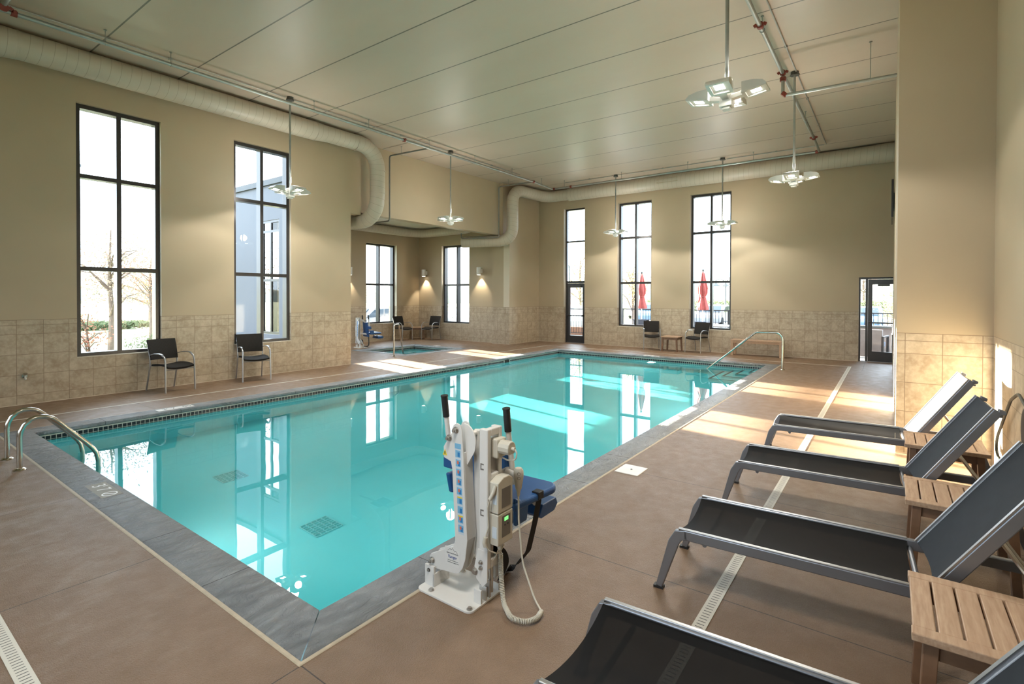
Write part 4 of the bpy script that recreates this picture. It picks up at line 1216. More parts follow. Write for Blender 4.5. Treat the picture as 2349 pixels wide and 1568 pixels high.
# ------------------------------------------------------------------ the pool lift
def lift(label, full):
    O = (2.155, 1.93, 0)
    t = thing('pool_lift', label, 'pool lift', O, 0, 'pool lifts')
    def bd(b, name, mat, parent=t, **k): return b.build(name, mat, parent, off=O, **k)
    def bolt(parent, p, d, r=0.011, ln=0.012):
        p, d = Vector(p), Vector(d)
        b = MB(); b.cyl(p, p + d * 0.004, r * 1.5, 12); b.cyl(p + d * 0.004, p + d * ln, r, 6); bd(b, 'bolt', M['bolt'], parent)
    # base plate with rounded corners
    x0, x1, y0, y1, r = 2.000, 2.312, 1.733, 2.135, 0.035
    poly = []
    for cx, cy, a in ((x1 - r, y1 - r, 0), (x0 + r, y1 - r, 90), (x0 + r, y0 + r, 180), (x1 - r, y0 + r, 270)):
        poly += [(cx + r * math.cos(math.radians(a + k * 15)), cy + r * math.sin(math.radians(a + k * 15))) for k in range(7)]
    base = bd(MB().prism(poly, 2, 0.0, 0.012), 'base_plate', M['plate'], bevel=0.002)
    for p in ((2.031, 2.045), (2.026, 1.758), (2.284, 1.760), (2.286, 2.035)): bolt(base, (*p, 0.012), (0, 0, 1))
    bd(MB().prism([(1.745, 0.012), (1.86, 0.012), (1.815, 0.045), (1.745, 0.045)], 0, 2.255, 2.262), 'base_fin', M['white'], base)
    b = MB(); b.box(2.06, 2.075, 2.055, 2.125, 0.012, 0.125); b.box(2.175, 2.185, 2.055, 2.125, 0.012, 0.125); b.box(2.06, 2.185, 2.052, 2.062, 0.012, 0.085)
    bd(b, 'base_bracket', M['white'], bevel=0.002)
    for x in (2.09, 2.135): bd(MB().box(x, x + 0.01, 1.735, 1.785, 0.012, 0.085), 'base_lug', M['white'], base, bevel=0.002)
    # arm with the instruction stickers: two side plates and a web
    out = [(1.900, 0.957), (1.925, 0.945), (1.938, 0.918), (1.940, 0.895), (1.952, 0.892), (1.958, 0.862), (1.985, 0.835), (2.000, 0.812), (1.998, 0.752), (1.945, 0.738), (1.935, 0.70), (1.920, 0.45), (1.912, 0.31), (1.925, 0.275), (2.095, 0.185), (2.108, 0.165), (2.108, 0.135), (2.092, 0.112), (2.06, 0.108), (1.905, 0.128), (1.883, 0.138), (1.858, 0.170), (1.838, 0.222), (1.824, 0.33), (1.838, 0.506), (1.852, 0.762), (1.866, 0.92), (1.878, 0.95)]
    arm = bd(MB().prism(out, 0, 2.080, 2.088), 'sticker_arm', M['white'], bevel=0.003)
    out2 = [(y, z) for y, z in out if not (y > 1.94 and z > 0.7)]
    bd(MB().prism(out2, 0, 2.150, 2.157), 'arm_plate', M['white'], arm, bevel=0.002)
    b = MB(); b.hexa([(2.088, 1.826, 0.33), (2.15, 1.826, 0.33), (2.15, 1.834, 0.33), (2.088, 1.834, 0.33), (2.088, 1.853, 0.80), (2.15, 1.853, 0.80), (2.15, 1.861, 0.80), (2.088, 1.861, 0.80)])
    b.hexa([(2.088, 1.884, 0.14), (2.15, 1.884, 0.14), (2.15, 1.892, 0.145), (2.088, 1.892, 0.145), (2.088, 1.826, 0.33), (2.15, 1.826, 0.33), (2.15, 1.834, 0.33), (2.088, 1.834, 0.33)])
    bd(b, 'arm_web', M['white'], arm)
    # half round ear beside the top of the arm
    ear = [(1.89 - 0.085 + 0.085 * math.cos(math.radians(a)), 0.865 + 0.085 * math.sin(math.radians(a))) for a in range(90, -61, -10)]
    ear = [(1.872, 0.955)] + [(1.865 - 0.075 * math.sin(math.radians(a)), 0.855 + 0.098 * math.cos(math.radians(a))) for a in range(0, 121, 10)] + [(1.855, 0.72)]
    bd(MB().prism(ear, 0, 2.108, 2.116), 'arm_ear', M['white'], arm, bevel=0.002)
    for p in ((1.906, 0.918), (1.955, 0.868), (2.085, 0.150), (2.095, 0.098)):
        bolt(arm, (2.080, *p), (-1, 0, 0), 0.0125, 0.020)
        b = MB(); b.cyl((2.06, *p), (2.052, *p), 0.007, 10); bd(b, 'bolt_end', M['bolt'], arm)
    b = MB(); b.cyl((2.116, 1.84, 0.895), (2.20, 1.84, 0.895), 0.016, 14); bd(b, 'pivot_pin', M['white'], smooth=True)
    # rear mast: open ladder frame facing the deck
    mast = MB()
    fx0, fx1, fy0, fy1 = 2.100, 2.228, 1.700, 1.758
    for a, e in ((fx0, fx0 + 0.032), (fx1 - 0.028, fx1)): mast.box(a, e, fy0, fy1, 0.20, 0.945)
    for lo, hi in ((0.905, 0.945), (0.655, 0.705), (0.20, 0.25), (0.46, 0.50)): mast.box(fx0 + 0.032, fx1 - 0.028, fy0, fy1 - 0.02, lo, hi)
    mb = bd(mast, 'mast', M['white'], bevel=0.006)
    b = MB(); b.prism([(1.698, 0.30), (1.765, 0.30), (1.788, 0.20), (1.775, 0.14), (1.730, 0.105), (1.700, 0.14)], 0, 2.098, 2.104); b.prism([(1.698, 0.30), (1.765, 0.30), (1.775, 0.14), (1.730, 0.105), (1.700, 0.14)], 0, 2.20, 2.206)
    bd(b, 'mast_foot', M['white'], mb)
    for p in ((1.783, 0.175), (1.742, 0.235), (1.742, 0.205)): bolt(mb, (2.098, *p), (-1, 0, 0), 0.013 if p[0] > 1.77 else 0.008, 0.014)
    for z in (0.745, 0.50, 0.275):
        b = MB()
        for q in ((1.742, 1.748, -0.017, 0.017), (1.726, 1.742, 0.010, 0.017), (1.726, 1.742, -0.017, -0.010)): b.box(2.0985, 2.1003, q[0], q[1], z + q[2], z + q[3])
        bd(b, 'hook_slot', M['panel'], mb)
    b = MB(); b.box(2.15, 2.19, 1.715, 1.745, 0.60, 0.80); b.cyl((2.17, 1.73, 0.05), (2.17, 1.73, 0.60), 0.012, 10); b.box(2.145, 2.155, 1.72, 1.75, 0.03, 0.12)
    bd(b, 'actuator_tube', M['bolt'])
    # actuator motor
    b = MB(); b.prism([(2.163, 0.812), (2.212, 0.812), (2.224, 0.830), (2.224, 0.852), (2.214, 0.870), (2.198, 0.880), (2.174, 0.880), (2.157, 0.868), (2.151, 0.850), (2.152, 0.830)], 1, 1.605, 1.72)
    mot = bd(b, 'actuator_motor', M['cream_plastic'], bevel=0.006)
    b = MB(); b.box(2.148, 2.228, 1.672, 1.735, 0.785, 0.888); bd(b, 'motor_collar', M['cream_plastic'], mot, bevel=0.008)
    b = MB(); b.cyl((2.190, 1.605, 0.842), (2.190, 1.588, 0.842), 0.010, 12); b.tube(round_path([(2.190, 1.589, 0.842), (2.191, 1.574, 0.825), (2.193, 1.585, 0.785), (2.20, 1.64, 0.772), (2.195, 1.69, 0.785)], 0.03), 0.004, 8); bd(b, 'motor_lead', M['cream_plastic'], mot, smooth=True)
    # battery and control boxes
    bx0, bx1, by0, by1 = 2.118, 2.248, 1.643, 1.700
    b = MB(); b.prism([(bx0, 0.505), (bx1, 0.505), (bx1, 0.668), (bx1 - 0.03, 0.690), (bx0 + 0.05, 0.690), (bx0, 0.668)], 1, by0, by1)
    bat = bd(b, 'battery_box', M['cream_plastic'], bevel=0.005)
    ctl = bd(MB().box(bx0, bx1, by0, by1, 0.335, 0.501), 'control_box', M['cream_plastic'], bevel=0.005)
    bd(MB().box(2.150, 2.228, by0 - 0.001, by0 + 0.002, 0.528, 0.632), 'front_label', M['panel'], bat)
    pn = bd(MB().box(2.152, 2.226, by0 - 0.001, by0 + 0.002, 0.372, 0.485), 'control_panel', M['panel'], ctl)
    bd(MB().box(2.172, 2.206, by0 - 0.0018, by0, 0.455, 0.475), 'display', M['lcd'], pn)
    b = MB()
    for x in (2.176, 2.202): b.cyl((x, by0 - 0.003, 0.435), (x, by0, 0.435), 0.005, 10)
    bd(b, 'button', M['ink'], pn)
    bd(MB().box(bx0 - 0.001, bx0 + 0.002, 1.652, 1.678, 0.555, 0.605), 'rating_label', M['stickpic'], bat)
    bd(MB().box(bx0 - 0.001, bx0 + 0.002, 1.652, 1.682, 0.375, 0.435), 'rating_label', M['stickpic'], ctl)
    # seat: pan, back, headrest, wings
    b = MB(); pan = []
    for cx, cy, a, rr in ((2.70, 2.14, 0, 0.07), (2.36, 2.16, 90, 0.02), (2.36, 1.71, 180, 0.02), (2.70, 1.74, 270, 0.08)):
        pan += [(cx + rr * math.cos(math.radians(a + k * 15)), cy + rr * math.sin(math.radians(a + k * 15))) for k in range(7)]
    seat = bd(b.prism(pan, 2, 0.43, 0.475), 'seat', M['blue'], bevel=0.016, seg=3)
    bk = MB(); bk.prism([(2.37, 0.33), (2.41, 0.33), (2.39, 0.50), (2.345, 0.80), (2.315, 0.80), (2.34, 0.50)], 1, 1.745, 2.06)
    back = bd(bk, 'backrest', M['blue'], bevel=0.015, seg=3)
    bd(MB().prism([(2.36, 0.34), (2.47, 0.34), (2.49, 0.44), (2.36, 0.50)], 1, 1.70, 1.725), 'side_wing', M['blue'], seat, bevel=0.008)
    bd(MB().box(2.32, 2.385, 2.05, 2.235, 0.585, 0.685), 'side_wing', M['blue'], back, bevel=0.01)
    bd(MB().prism([(2.36, 0.42), (2.50, 0.42), (2.47, 0.55), (2.33, 0.55)], 1, 2.19, 2.225), 'side_wing', M['blue'], seat, bevel=0.01)
    bd(MB().box(2.30, 2.35, 1.87, 2.00, 0.835, 0.856), 'headrest', M['black'], back, bevel=0.01)
    ft = MB(); ft.prism([(2.66, 0.285), (2.70, 0.345), (2.86, 0.345), (2.88, 0.30), (2.84, 0.265), (2.69, 0.262)], 1, 1.74, 2.10); bd(ft, 'footrest', M['blue'], bevel=0.006)
    for y in (1.80, 2.04): bd(MB().cyl((2.60, y, 0.44), (2.74, y, 0.30), 0.014, 10), 'footrest_bracket', M['white'], smooth=True)
    # armrests folded up, black grips
    for y, dx, lab in ((2.195, -0.02, 0), (1.735, 0.0, -0.022)):
        p0, p1, p2 = Vector((2.37 + dx, y - 0.01, 0.58)), Vector((2.325 + dx, y, 0.925 + lab)), Vector((2.31 + dx, y, 1.035 + lab))
        arm_ = bd(MB().cyl(p0, p1, 0.016, 14), 'armrest', M['white'], smooth=True)
        b = MB(); b.cyl(p1 - (p2 - p1) * 0.15, p2, 0.0205, 14); b.cyl(p2, p2 + (p2 - p1).normalized() * 0.008, 0.023, 14); bd(b, 'grip', M['black'], arm_, smooth=True)
    # link from mast to the seat
    b = MB(); b.hexa([(2.165, 1.80, 0.20), (2.185, 1.80, 0.20), (2.185, 1.845, 0.20), (2.165, 1.845, 0.20), (2.165, 1.815, 0.91), (2.185, 1.815, 0.91), (2.185, 1.855, 0.91), (2.165, 1.855, 0.91)]); b.bar((2.18, 1.84, 0.89), (2.34, 1.95, 0.80), 0.03, 0.05); b.bar((2.18, 1.835, 0.45), (2.36, 1.95, 0.42), 0.03, 0.05)
    bd(b, 'link_arm', M['white'], bevel=0.003)
    # webbing strap looping to the deck
    path = [(2.56, 1.705, 0.47), (2.565, 1.68, 0.44), (2.55, 1.70, 0.30), (2.54, 1.74, 0.12), (2.50, 1.80, 0.03), (2.43, 1.84, 0.012), (2.34, 1.80, 0.016), (2.30, 1.765, 0.06), (2.33, 1.745, 0.14), (2.32, 1.76, 0.20), (2.27, 1.775, 0.235)]
    pp = round_path(path, 0.08, 4)
    b = MB(); prev = None
    for i, p in enumerate(pp):
        d = (pp[min(len(pp) - 1, i + 1)] - pp[max(0, i - 1)]).normalized(); s = Vector((0.75, -0.35, 0.35)); s = (s - d * s.dot(d)).normalized() * 0.019; nn = d.cross(s).normalized() * 0.0015
        rv = [b.b.verts.new(p + u) for u in (-s - nn, s - nn, s + nn, -s + nn)]
        if prev:
            for k in range(4): b.face([prev[k], prev[(k + 1) % 4], rv[(k + 1) % 4], rv[k]])
        prev = rv
    bd(b, 'strap', M['strap'], smooth=False)
    bd(MB().box(2.545, 2.60, 1.668, 1.72, 0.44, 0.485), 'strap_buckle', M['black'], seat, bevel=0.004)
    if full:
        # handset on its holder with a straight and a coiled cord
        b = MB(); b.lathe([(0.0, 0.700), (0.018, 0.697), (0.027, 0.685), (0.029, 0.66), (0.024, 0.62), (0.018, 0.585), (0.012, 0.570), (0.008, 0.545), (0.004, 0.535)], (2.318, 1.655, 0), 18)
        hs = bd(b, 'handset', M['cream_plastic'], smooth=True)
        b = MB()
        for z in (0.672, 0.648): b.tube(arc((2.296, 1.637, z), 0.008, 0, 360, 12, (0.6, -0.8, 0), (0, 0, 1)), 0.0012, 5)
        bd(b, 'button', M['panel'], hs)
        b = MB(); b.cyl((2.318, 1.655, 0.645), (2.305, 1.735, 0.665), 0.020, 14); b.box(2.22, 2.34, 1.735, 1.75, 0.60, 0.68); bd(b, 'handset_holder', M['white'], smooth=True)
        cord = round_path([(2.318, 1.655, 0.54), (2.30, 1.64, 0.42), (2.28, 1.60, 0.20), (2.25, 1.50, 0.05), (2.222, 1.438, 0.022)], 0.2, 6)
        b = MB(); b.tube(cord, 0.005, 8); bd(b, 'cord', M['cream_plastic'], smooth=True, angle=80)
        axis = round_path([(2.20, 1.69, 0.26), (2.195, 1.68, 0.13), (2.16, 1.64, 0.025), (2.085, 1.535, 0.020), (2.10, 1.450, 0.020), (2.17, 1.425, 0.020), (2.222, 1.438, 0.022)], 0.07, 8)
        # resample and wind a helix
        cum = [0]
        for i in range(1, len(axis)): cum.append(cum[-1] + (axis[i] - axis[i - 1]).length)
        N = 1100; hel = []; nrm = None; rr = 0.0105
        for k in range(N + 1):
            s = cum[-1] * k / N
            i = max(1, next((q for q in range(len(cum)) if cum[q] >= s), len(cum) - 1))
            f_ = (s - cum[i - 1]) / max(1e-6, cum[i] - cum[i - 1])
            p = axis[i - 1].lerp(axis[i], f_); d = (axis[i] - axis[i - 1]).normalized()
            if nrm is None: nrm = d.orthogonal().normalized()
            nrm = (nrm - d * nrm.dot(d)).normalized(); bn = d.cross(nrm)
            a = k * 2 * PI / 15.0
            q = p + nrm * rr * math.cos(a) + bn * rr * math.sin(a); q.z = max(q.z, 0.0045)
            hel.append(q)
        b = MB(); b.tube(hel, 0.0034, 5); bd(b, 'coiled_cord', M['cream_plastic'], smooth=True, angle=80)
        b = MB(); b.cyl((2.222, 1.438, 0.022), (2.18, 1.43, 0.021), 0.013, 12); bd(b, 'cord_sleeve', M['cream_plastic'], smooth=True)
        b = MB(); b.tube(round_path([(2.118, 1.66, 0.655), (2.106, 1.665, 0.62), (2.095, 1.68, 0.585)], 0.05), 0.0105, 10); b.tube(round_path([(2.095, 1.68, 0.585), (2.088, 1.69, 0.54), (2.096, 1.69, 0.44), (2.085, 1.70, 0.385), (2.088, 1.70, 0.34), (2.10, 1.69, 0.31), (2.16, 1.67, 0.275), (2.22, 1.68, 0.30)], 0.04), 0.004, 8); b.tube(round_path([(2.085, 1.70, 0.385), (2.082, 1.705, 0.355), (2.086, 1.702, 0.335)], 0.02), 0.012, 10)
        bd(b, 'plug_lead', M['cream_plastic'], smooth=True, angle=80)
        b = MB(); b.cyl((2.17, 1.67, 0.335), (2.172, 1.672, 0.30), 0.014, 10); b.tube([(2.172, 1.672, 0.30), (2.18, 1.68, 0.24), (2.20, 1.69, 0.255)], 0.004, 8); b.tube([(2.18, 1.672, 0.32), (2.16, 1.69, 0.26), (2.14, 1.71, 0.22)], 0.004, 8); bd(b, 'cable', M['cream_plastic'], smooth=True)
        # stickers on the arm (local frame of the plate: +y is picture left)
        xs = 2.0797
        def on(y, z, w, h, mat, name, parent, d=0.0):
            return bd(MB().box(xs - 0.0006 - d, xs + 0.001, y - w / 2, y + w / 2, z - h / 2, z + h / 2), name, mat, parent)
        def yc(z): return 1.892 if z > 0.80 else 1.892 + (1.868 - 1.892) * (0.80 - z) / 0.42
        st_ = bd(MB().hexa([(xs, yc(0.36) - 0.021, 0.355), (xs + 0.001, yc(0.36) - 0.021, 0.355), (xs + 0.001, yc(0.36) + 0.021, 0.355), (xs, yc(0.36) + 0.021, 0.355), (xs, yc(0.84) - 0.024, 0.845), (xs + 0.001, yc(0.84) - 0.024, 0.845), (xs + 0.001, yc(0.84) + 0.024, 0.845), (xs, yc(0.84) + 0.024, 0.845)]), 'instruction_sticker', M['stickpic'], arm)
        on(yc(0.83), 0.832, 0.044, 0.028, M['stickblue'], 'heading', st_, 0.0003)
        for k in range(9):
            z = 0.790 - k * 0.0505
            on(yc(z), z, 0.036, 0.038, M['stickblue'], 'picture', st_, 0.0003)
            on(yc(z) - 0.006, z - 0.003, 0.016, 0.024, M['stickdark'], 'figure', st_, 0.0006)
            if k not in (0, 5, 6): on(yc(z) + 0.002, z + 0.004, 0.012, 0.017, M['stickred'], 'figure', st_, 0.0009)
            if k in (5, 7): on(yc(z), z + 0.017, 0.036, 0.007, M['yellow'], 'heading', st_, 0.0005)
        tri = bd(MB().prism([(1.988 - 0.017, 0.766), (1.988 + 0.017, 0.766), (1.988, 0.800)], 0, xs - 0.001, xs + 0.001), 'warning_sticker', M['yellow'], arm)
        bd(MB().prism([(1.988 - 0.003, 0.772), (1.988 + 0.003, 0.772), (1.988 + 0.003, 0.789), (1.988 - 0.003, 0.789)], 0, xs - 0.0016, xs), 'mark', M['ink'], tri)
        lb = bd(MB().box(xs - 0.0004, xs + 0.001, 1.875, 1.985, 0.165, 0.262), 'maker_label', M['plate'], arm)
        def tx(body, size, y, z, mat): text(body, size, mat, lb, frame((xs - 0.0012 - O[0], y - O[1], z - O[2]), (0, -1, 0.045), (0, 0.045, 1)))
        tx('Aqua Creek Products', 0.0098, 1.931, 0.232, M['ink']); tx('Ranger', 0.023, 1.929, 0.213, M['inkblue'])
        tx('www.aquacreekproducts.com', 0.0065, 1.927, 0.193, M['ink']); tx('406-549-0769 | 1-888-687-3552', 0.0065, 1.926, 0.182, M['ink'])
        b = MB(); pk = [(1.965, 0.241), (1.948, 0.256), (1.940, 0.249), (1.930, 0.262), (1.915, 0.246), (1.905, 0.251), (1.893, 0.239)]
        for p, q in zip(pk, pk[1:]): b.bar((xs - 0.0008, *p), (xs - 0.0008, *q), 0.0006, 0.0022, (1, 0, 0)) if False else b.prism([(p[0], p[1] - 0.001), (q[0], q[1] - 0.001), (q[0], q[1] + 0.001), (p[0], p[1] + 0.001)], 0, xs - 0.001, xs - 0.0002)
        bd(b, 'mountain_logo', M['ink'], lb)
    else:
        bd(MB().box(2.0788, 2.081, 1.868, 1.905, 0.36, 0.84), 'instruction_sticker', M['stickdark'], arm)
        for k in range(8): bd(MB().box(2.0780, 2.0795, 1.874, 1.898, 0.38 + k * 0.056, 0.405 + k * 0.056), 'picture', M['stickpic'], arm)
    return t
lift('white pool lift with blue seat and coiled cord beside the near coping', True)
l2 = lift('white pool lift with blue seat at the spa, left of the alcove window', False)
l2.location = (10.36, 13.62, 0); l2.rotation_euler = (0, 0, math.radians(-12)); l2.scale = (1, -1, 1)

# ------------------------------------------------------------------ outside the windows
M['grass'] = plain('lawn_grass', (0.20, 0.225, 0.10), 0.9, var=0.35, vs=3)
M['asphalt'] = plain('asphalt', (0.13, 0.13, 0.14), 0.9, var=0.1, vs=2)
M['paver'] = plain('patio_concrete', (0.22, 0.185, 0.155), 0.8, var=0.1)
M['bark'] = plain('bark', (0.14, 0.10, 0.075), 0.9, var=0.2)
def leaf(name, a, b_):
    t = NT(name); o = t.obj()
    c = t.mix(t.ramp(t.noise(o, 1.6, 3), 0.35, 0.65), a, b_)
    d = t.n('BsdfDiffuse'); t.l(c, d.inputs[0]); tl = t.n('BsdfTranslucent'); t.l(c, tl.inputs[0])
    m = t.n('MixShader'); m.inputs[0].default_value = 0.4; t.l(d.outputs[0], m.inputs[1]); t.l(tl.outputs[0], m.inputs[2]); t.l(m.outputs[0], t.out.inputs[0])
    return t.m
M['leaf_red'] = leaf('autumn_red_leaves', (0.34, 0.14, 0.10), (0.32, 0.20, 0.12))
M['leaf_gold'] = leaf('autumn_gold_leaves', (0.36, 0.27, 0.12), (0.26, 0.26, 0.12))
M['leaf_green'] = leaf('dull_green_leaves', (0.12, 0.15, 0.08), (0.19, 0.20, 0.11))
M['leaf_pink'] = leaf('faded_pink_leaves', (0.32, 0.21, 0.165), (0.27, 0.24, 0.165))
M['umbrella'] = plain('red_canvas', (0.36, 0.075, 0.065), 0.8, var=0.12, vs=10)
M['car_white'] = plain('white_car_paint', (0.5, 0.5, 0.5), 0.2)
M['car_blue'] = plain('blue_car_paint', (0.12, 0.19, 0.30), 0.2)
M['car_grey'] = plain('grey_car_paint', (0.22, 0.23, 0.25), 0.2)
M['car_dark'] = plain('dark_car_paint', (0.03, 0.035, 0.05), 0.2)
M['carglass'] = plain('car_glass', (0.03, 0.045, 0.06), 0.08)
M['tyre'] = plain('tyre', (0.015, 0.015, 0.015), 0.8)
M['sling_grey'] = plain('grey_blue_patio_sling', (0.07, 0.09, 0.13), 0.7)
M['iron'] = plain('black_iron', (0.02, 0.02, 0.022), 0.5, 0.3)
M['stone'] = plain('white_table_stone', (0.34, 0.33, 0.32), 0.5)
M['brick'] = plain('orange_brick', (0.30, 0.15, 0.085), 0.8, var=0.15, vs=14)
M['wood_grey'] = plain('grey_boards', (0.17, 0.15, 0.145), 0.7, var=0.12, vs=6)
M['hill'] = plain('far_hills', (0.13, 0.145, 0.11), 1.0, var=0.2, vs=0.05)

b = MB()
for gx0, gx1, gy0, gy1 in ((-200, -3.75, -200, 300), (16.21, 300, -200, 300), (-3.75, 16.21, -200, -1.2), (-3.75, 16.21, 15.53, 300)):
    b.quad((gx0, gy0, -0.35), (gx1, gy0, -0.35), (gx1, gy1, -0.35), (gx0, gy1, -0.35))
b.quad((-3.75, 10.726, -0.35), (7.39, 10.726, -0.35), (7.39, 15.53, -0.35), (-3.75, 15.53, -0.35)); b.quad((14.56, 10.726, -0.35), (16.21, 10.726, -0.35), (16.21, 15.53, -0.35), (14.56, 15.53, -0.35))
tag(b.build('ground', M['grass']), kind='structure')
tag(MB().box(24, 62, -60, 16, -0.34, -0.30).build('parking_lot', M['asphalt']), kind='structure')
tag(MB().box(16.21, 22.2, -8, 13.5, -0.3, -0.03).build('patio', M['paver']), kind='structure')
tag(MB().box(-6, 26, 22.5, 24.5, -0.34, -0.31).build('path', M['paver']), kind='structure')
tag(MB().box(14.6, 26, 16.2, 22.0, -0.34, -0.30).build('driveway', M['asphalt']), kind='structure')
b = MB()
for cx, cy, r, h in ((260, 20, 120, 12), (250, -60, 90, 10), (210, 150, 120, 12), (60, 270, 130, 10), (-40, 260, 110, 9)):
    prof = [(r, -1), (r * 0.8, h * 0.35), (r * 0.5, h * 0.75), (r * 0.2, h * 0.97), (0.5, h)]
    b.lathe(prof, (cx, cy, 0), 28)
tag(b.build('hills', M['hill'], smooth=True), kind='structure')

def railing(name, label, p0, p1, h=1.16, n=None, base=-0.03, group=None):
    p0, p1 = Vector(p0), Vector(p1); d = p1 - p0; L = d.length; u = d.normalized()
    t = thing(name, label, 'railing', p0, math.atan2(u.y, u.x), group)
    b = MB(); b.box(0, L, -0.025, 0.025, h - 0.04, h); b.build('top_rail', M['iron'], t)
    b = MB(); b.box(0, L, -0.015, 0.015, 0.09, 0.12); b.build('bottom_rail', M['iron'], t)
    k = int(L / 2.0)
    for i in range(k + 1):
        x = L * i / k; MB().box(x - 0.03, x + 0.03, -0.03, 0.03, 0, h).build('post', M['iron'], t)
    b = MB(); m = int(L / 0.125)
    for i in range(m): b.box(L * (i + .5) / m - 0.008, L * (i + .5) / m + 0.008, -0.008, 0.008, 0.12, h - 0.04)
    b.build('balusters', M['iron'], t)
    return t
railing('patio_railing', 'black iron railing along the outer edge of the patio', (21.2, -6, -0.03), (21.2, 9.5, -0.03))
railing('patio_railing', 'black iron railing with brick curb outside the far left door', (19.6, 9.6, -0.03), (19.6, 12.8, -0.03))
tag(MB().box(19.75, 20.0, 9.4, 13.0, -0.03, 0.32).build('brick_curb', M['brick'], bevel=0.01), 'low orange brick curb behind the railing outside the left door', 'curb')

def umbrella(label, loc):
    t = thing('patio_umbrella', label, 'umbrella', loc, 0, 'closed patio umbrellas')
    MB().cyl((0, 0, 0.02), (0, 0, 2.62), 0.022, 12).build('pole', M['white'], t, smooth=True)
    MB().lathe([(0.27, 0), (0.27, 0.05), (0.06, 0.09), (0.04, 0.3)], seg=24).build('base', M['darkbox'], t, smooth=True)
    def fold(a, z): return 1.0 + 0.20 * math.sin(a * 6 + z * 2) + 0.08 * math.sin(a * 11 + 1)
    MB().lathe([(0.02, 2.56), (0.05, 2.50), (0.105, 2.20), (0.15, 1.98), (0.14, 1.80), (0.085, 1.68), (0.125, 1.50), (0.17, 1.28), (0.16, 1.22), (0.05, 1.30)], seg=64, fold=fold).build('canopy', M['umbrella'], t, smooth=True, angle=80)
    MB().lathe([(0.088, 1.655), (0.098, 1.665), (0.098, 1.69), (0.088, 1.70)], seg=24).build('tie_strap', M['umbrella'], t)
    MB().lathe([(0.012, 2.55), (0.04, 2.58), (0.045, 2.62), (0.02, 2.66)], seg=16).build('finial', M['darkbox'], t, smooth=True)
    return t
umbrella('closed red umbrella seen through the middle far window', (19.0, 7.74, -0.03))
umbrella('closed red umbrella seen through the right-hand far window', (18.5, 5.29, -0.03))

def patio_table(label, loc):
    t = thing('patio_table', label, 'table', loc, 0, 'patio tables')
    MB().lathe([(0.50, 0.70), (0.52, 0.72), (0.50, 0.735), (0.03, 0.736)], seg=32).build('tabletop', M['stone'], t, smooth=True)
    b = MB(); b.cyl((0, 0, 0.04), (0, 0, 0.70), 0.035, 12); b.lathe([(0.26, 0), (0.26, 0.03), (0.05, 0.07)], seg=20); b.build('pedestal', M['iron'], t, smooth=True)
    return t
patio_table('round stone patio table behind the left far window chair', (18.35, 9.0, -0.03))
patio_table('round stone patio table beyond the right far window', (17.95, 4.55, -0.03))
pc = (M['sling_grey'], M['alu'], M['alu'])
p1 = armchair(pc, 'grey sling patio chair, back to the middle far window', 'patio chairs', (17.75, 7.22, -0.03), math.radians(95))
dup_at(p1, (17.55, 8.35, -0.03), math.radians(35), 'grey sling patio chair at the left of the middle far window')
dup_at(p1, (17.3, 5.05, -0.03), math.radians(100), 'grey sling patio chair, back to the right far window')
dup_at(p1, (17.9, 3.75, -0.03), math.radians(165), 'grey sling patio chair at the right edge of the right far window')

# patio furniture seen through the right-hand door
def club(label, loc, rz):
    t = thing('patio_club_chair', label, 'chair', loc, rz, 'patio club chairs')
    MB().box(-0.33, 0.33, 0.26, 0.34, 0.05, 0.80).build('backrest', M['wood_grey'], t, bevel=0.01)
    MB().box(-0.29, 0.29, -0.32, 0.26, 0.30, 0.44).build('cushion', M['sling_grey'], t, bevel=0.03)
    for s in (-1, 1):
        b = MB(); b.box(s * 0.33 - 0.03, s * 0.33 + 0.03, -0.36, -0.30, 0, 0.60); b.box(s * 0.33 - 0.03, s * 0.33 + 0.03, 0.28, 0.34, 0, 0.60); b.box(s * 0.33 - 0.03, s * 0.33 + 0.03, -0.36, 0.34, 0.58, 0.62)
        b.build('arm_frame', M['iron'], t, bevel=0.005)
    return t
club('boxy grey patio armchair, its back to the right-hand door', (17.5, 0.42, -0.03), math.radians(80))
club('boxy grey patio armchair facing the right-hand door', (18.6, -0.45, -0.03), math.radians(-80))
o = MB().box(19.6, 19.75, -2.5, 1.6, -0.03, 0.70).build('patio_wall', M['wood_grey']); tag(o, 'low grey boarded wall outside the right-hand door', 'low wall')
MB().box(19.5, 19.85, -2.5, 1.6, 0.70, 0.76).build('wall_cap', M['darkbox'], o)

def street_lamp(label, loc, h, heads):
    t = thing('street_lamp', label, 'lamp post', loc, 0, 'lamp posts outside')
    b = MB(); b.cyl((0, 0, 0), (0, 0, h), 0.07, 12, 0.05); b.build('post', M['darkbox'], t, smooth=True)
    for k, a in enumerate(heads):
        dx, dy = math.cos(a), math.sin(a)
        if len(heads) > 1:
            b = MB(); b.tube([(0, 0, h - 0.1), (dx * 0.35, dy * 0.35, h + 0.15), (dx * 0.7, dy * 0.7, h)], 0.025, 8); b.lathe([(0.03, 0.0), (0.08, -0.15), (0.32, -0.38), (0.32, -0.42), (0.05, -0.40)], (dx * 0.7, dy * 0.7, h), 18)
        else:
            b = MB(); b.bar((0, 0, h), (dx * 0.8, dy * 0.8, h + 0.02), 0.08, 0.06); b.box(dx * 0.8 - 0.3, dx * 0.8 + 0.3, dy * 0.8 - 0.15, dy * 0.8 + 0.15, h - 0.06, h + 0.06)
        b.build('lamp_head', M['darkbox'], t, smooth=True)
street_lamp('lamp post with bell shaped shades behind the right far window', (40, 9.8, -0.3), 3.15, (0.3, 1.9, 4.2))
street_lamp('plain lamp post with a flat head behind the right red umbrella', (52, 15.2, -0.3), 3.6, (1.6,))
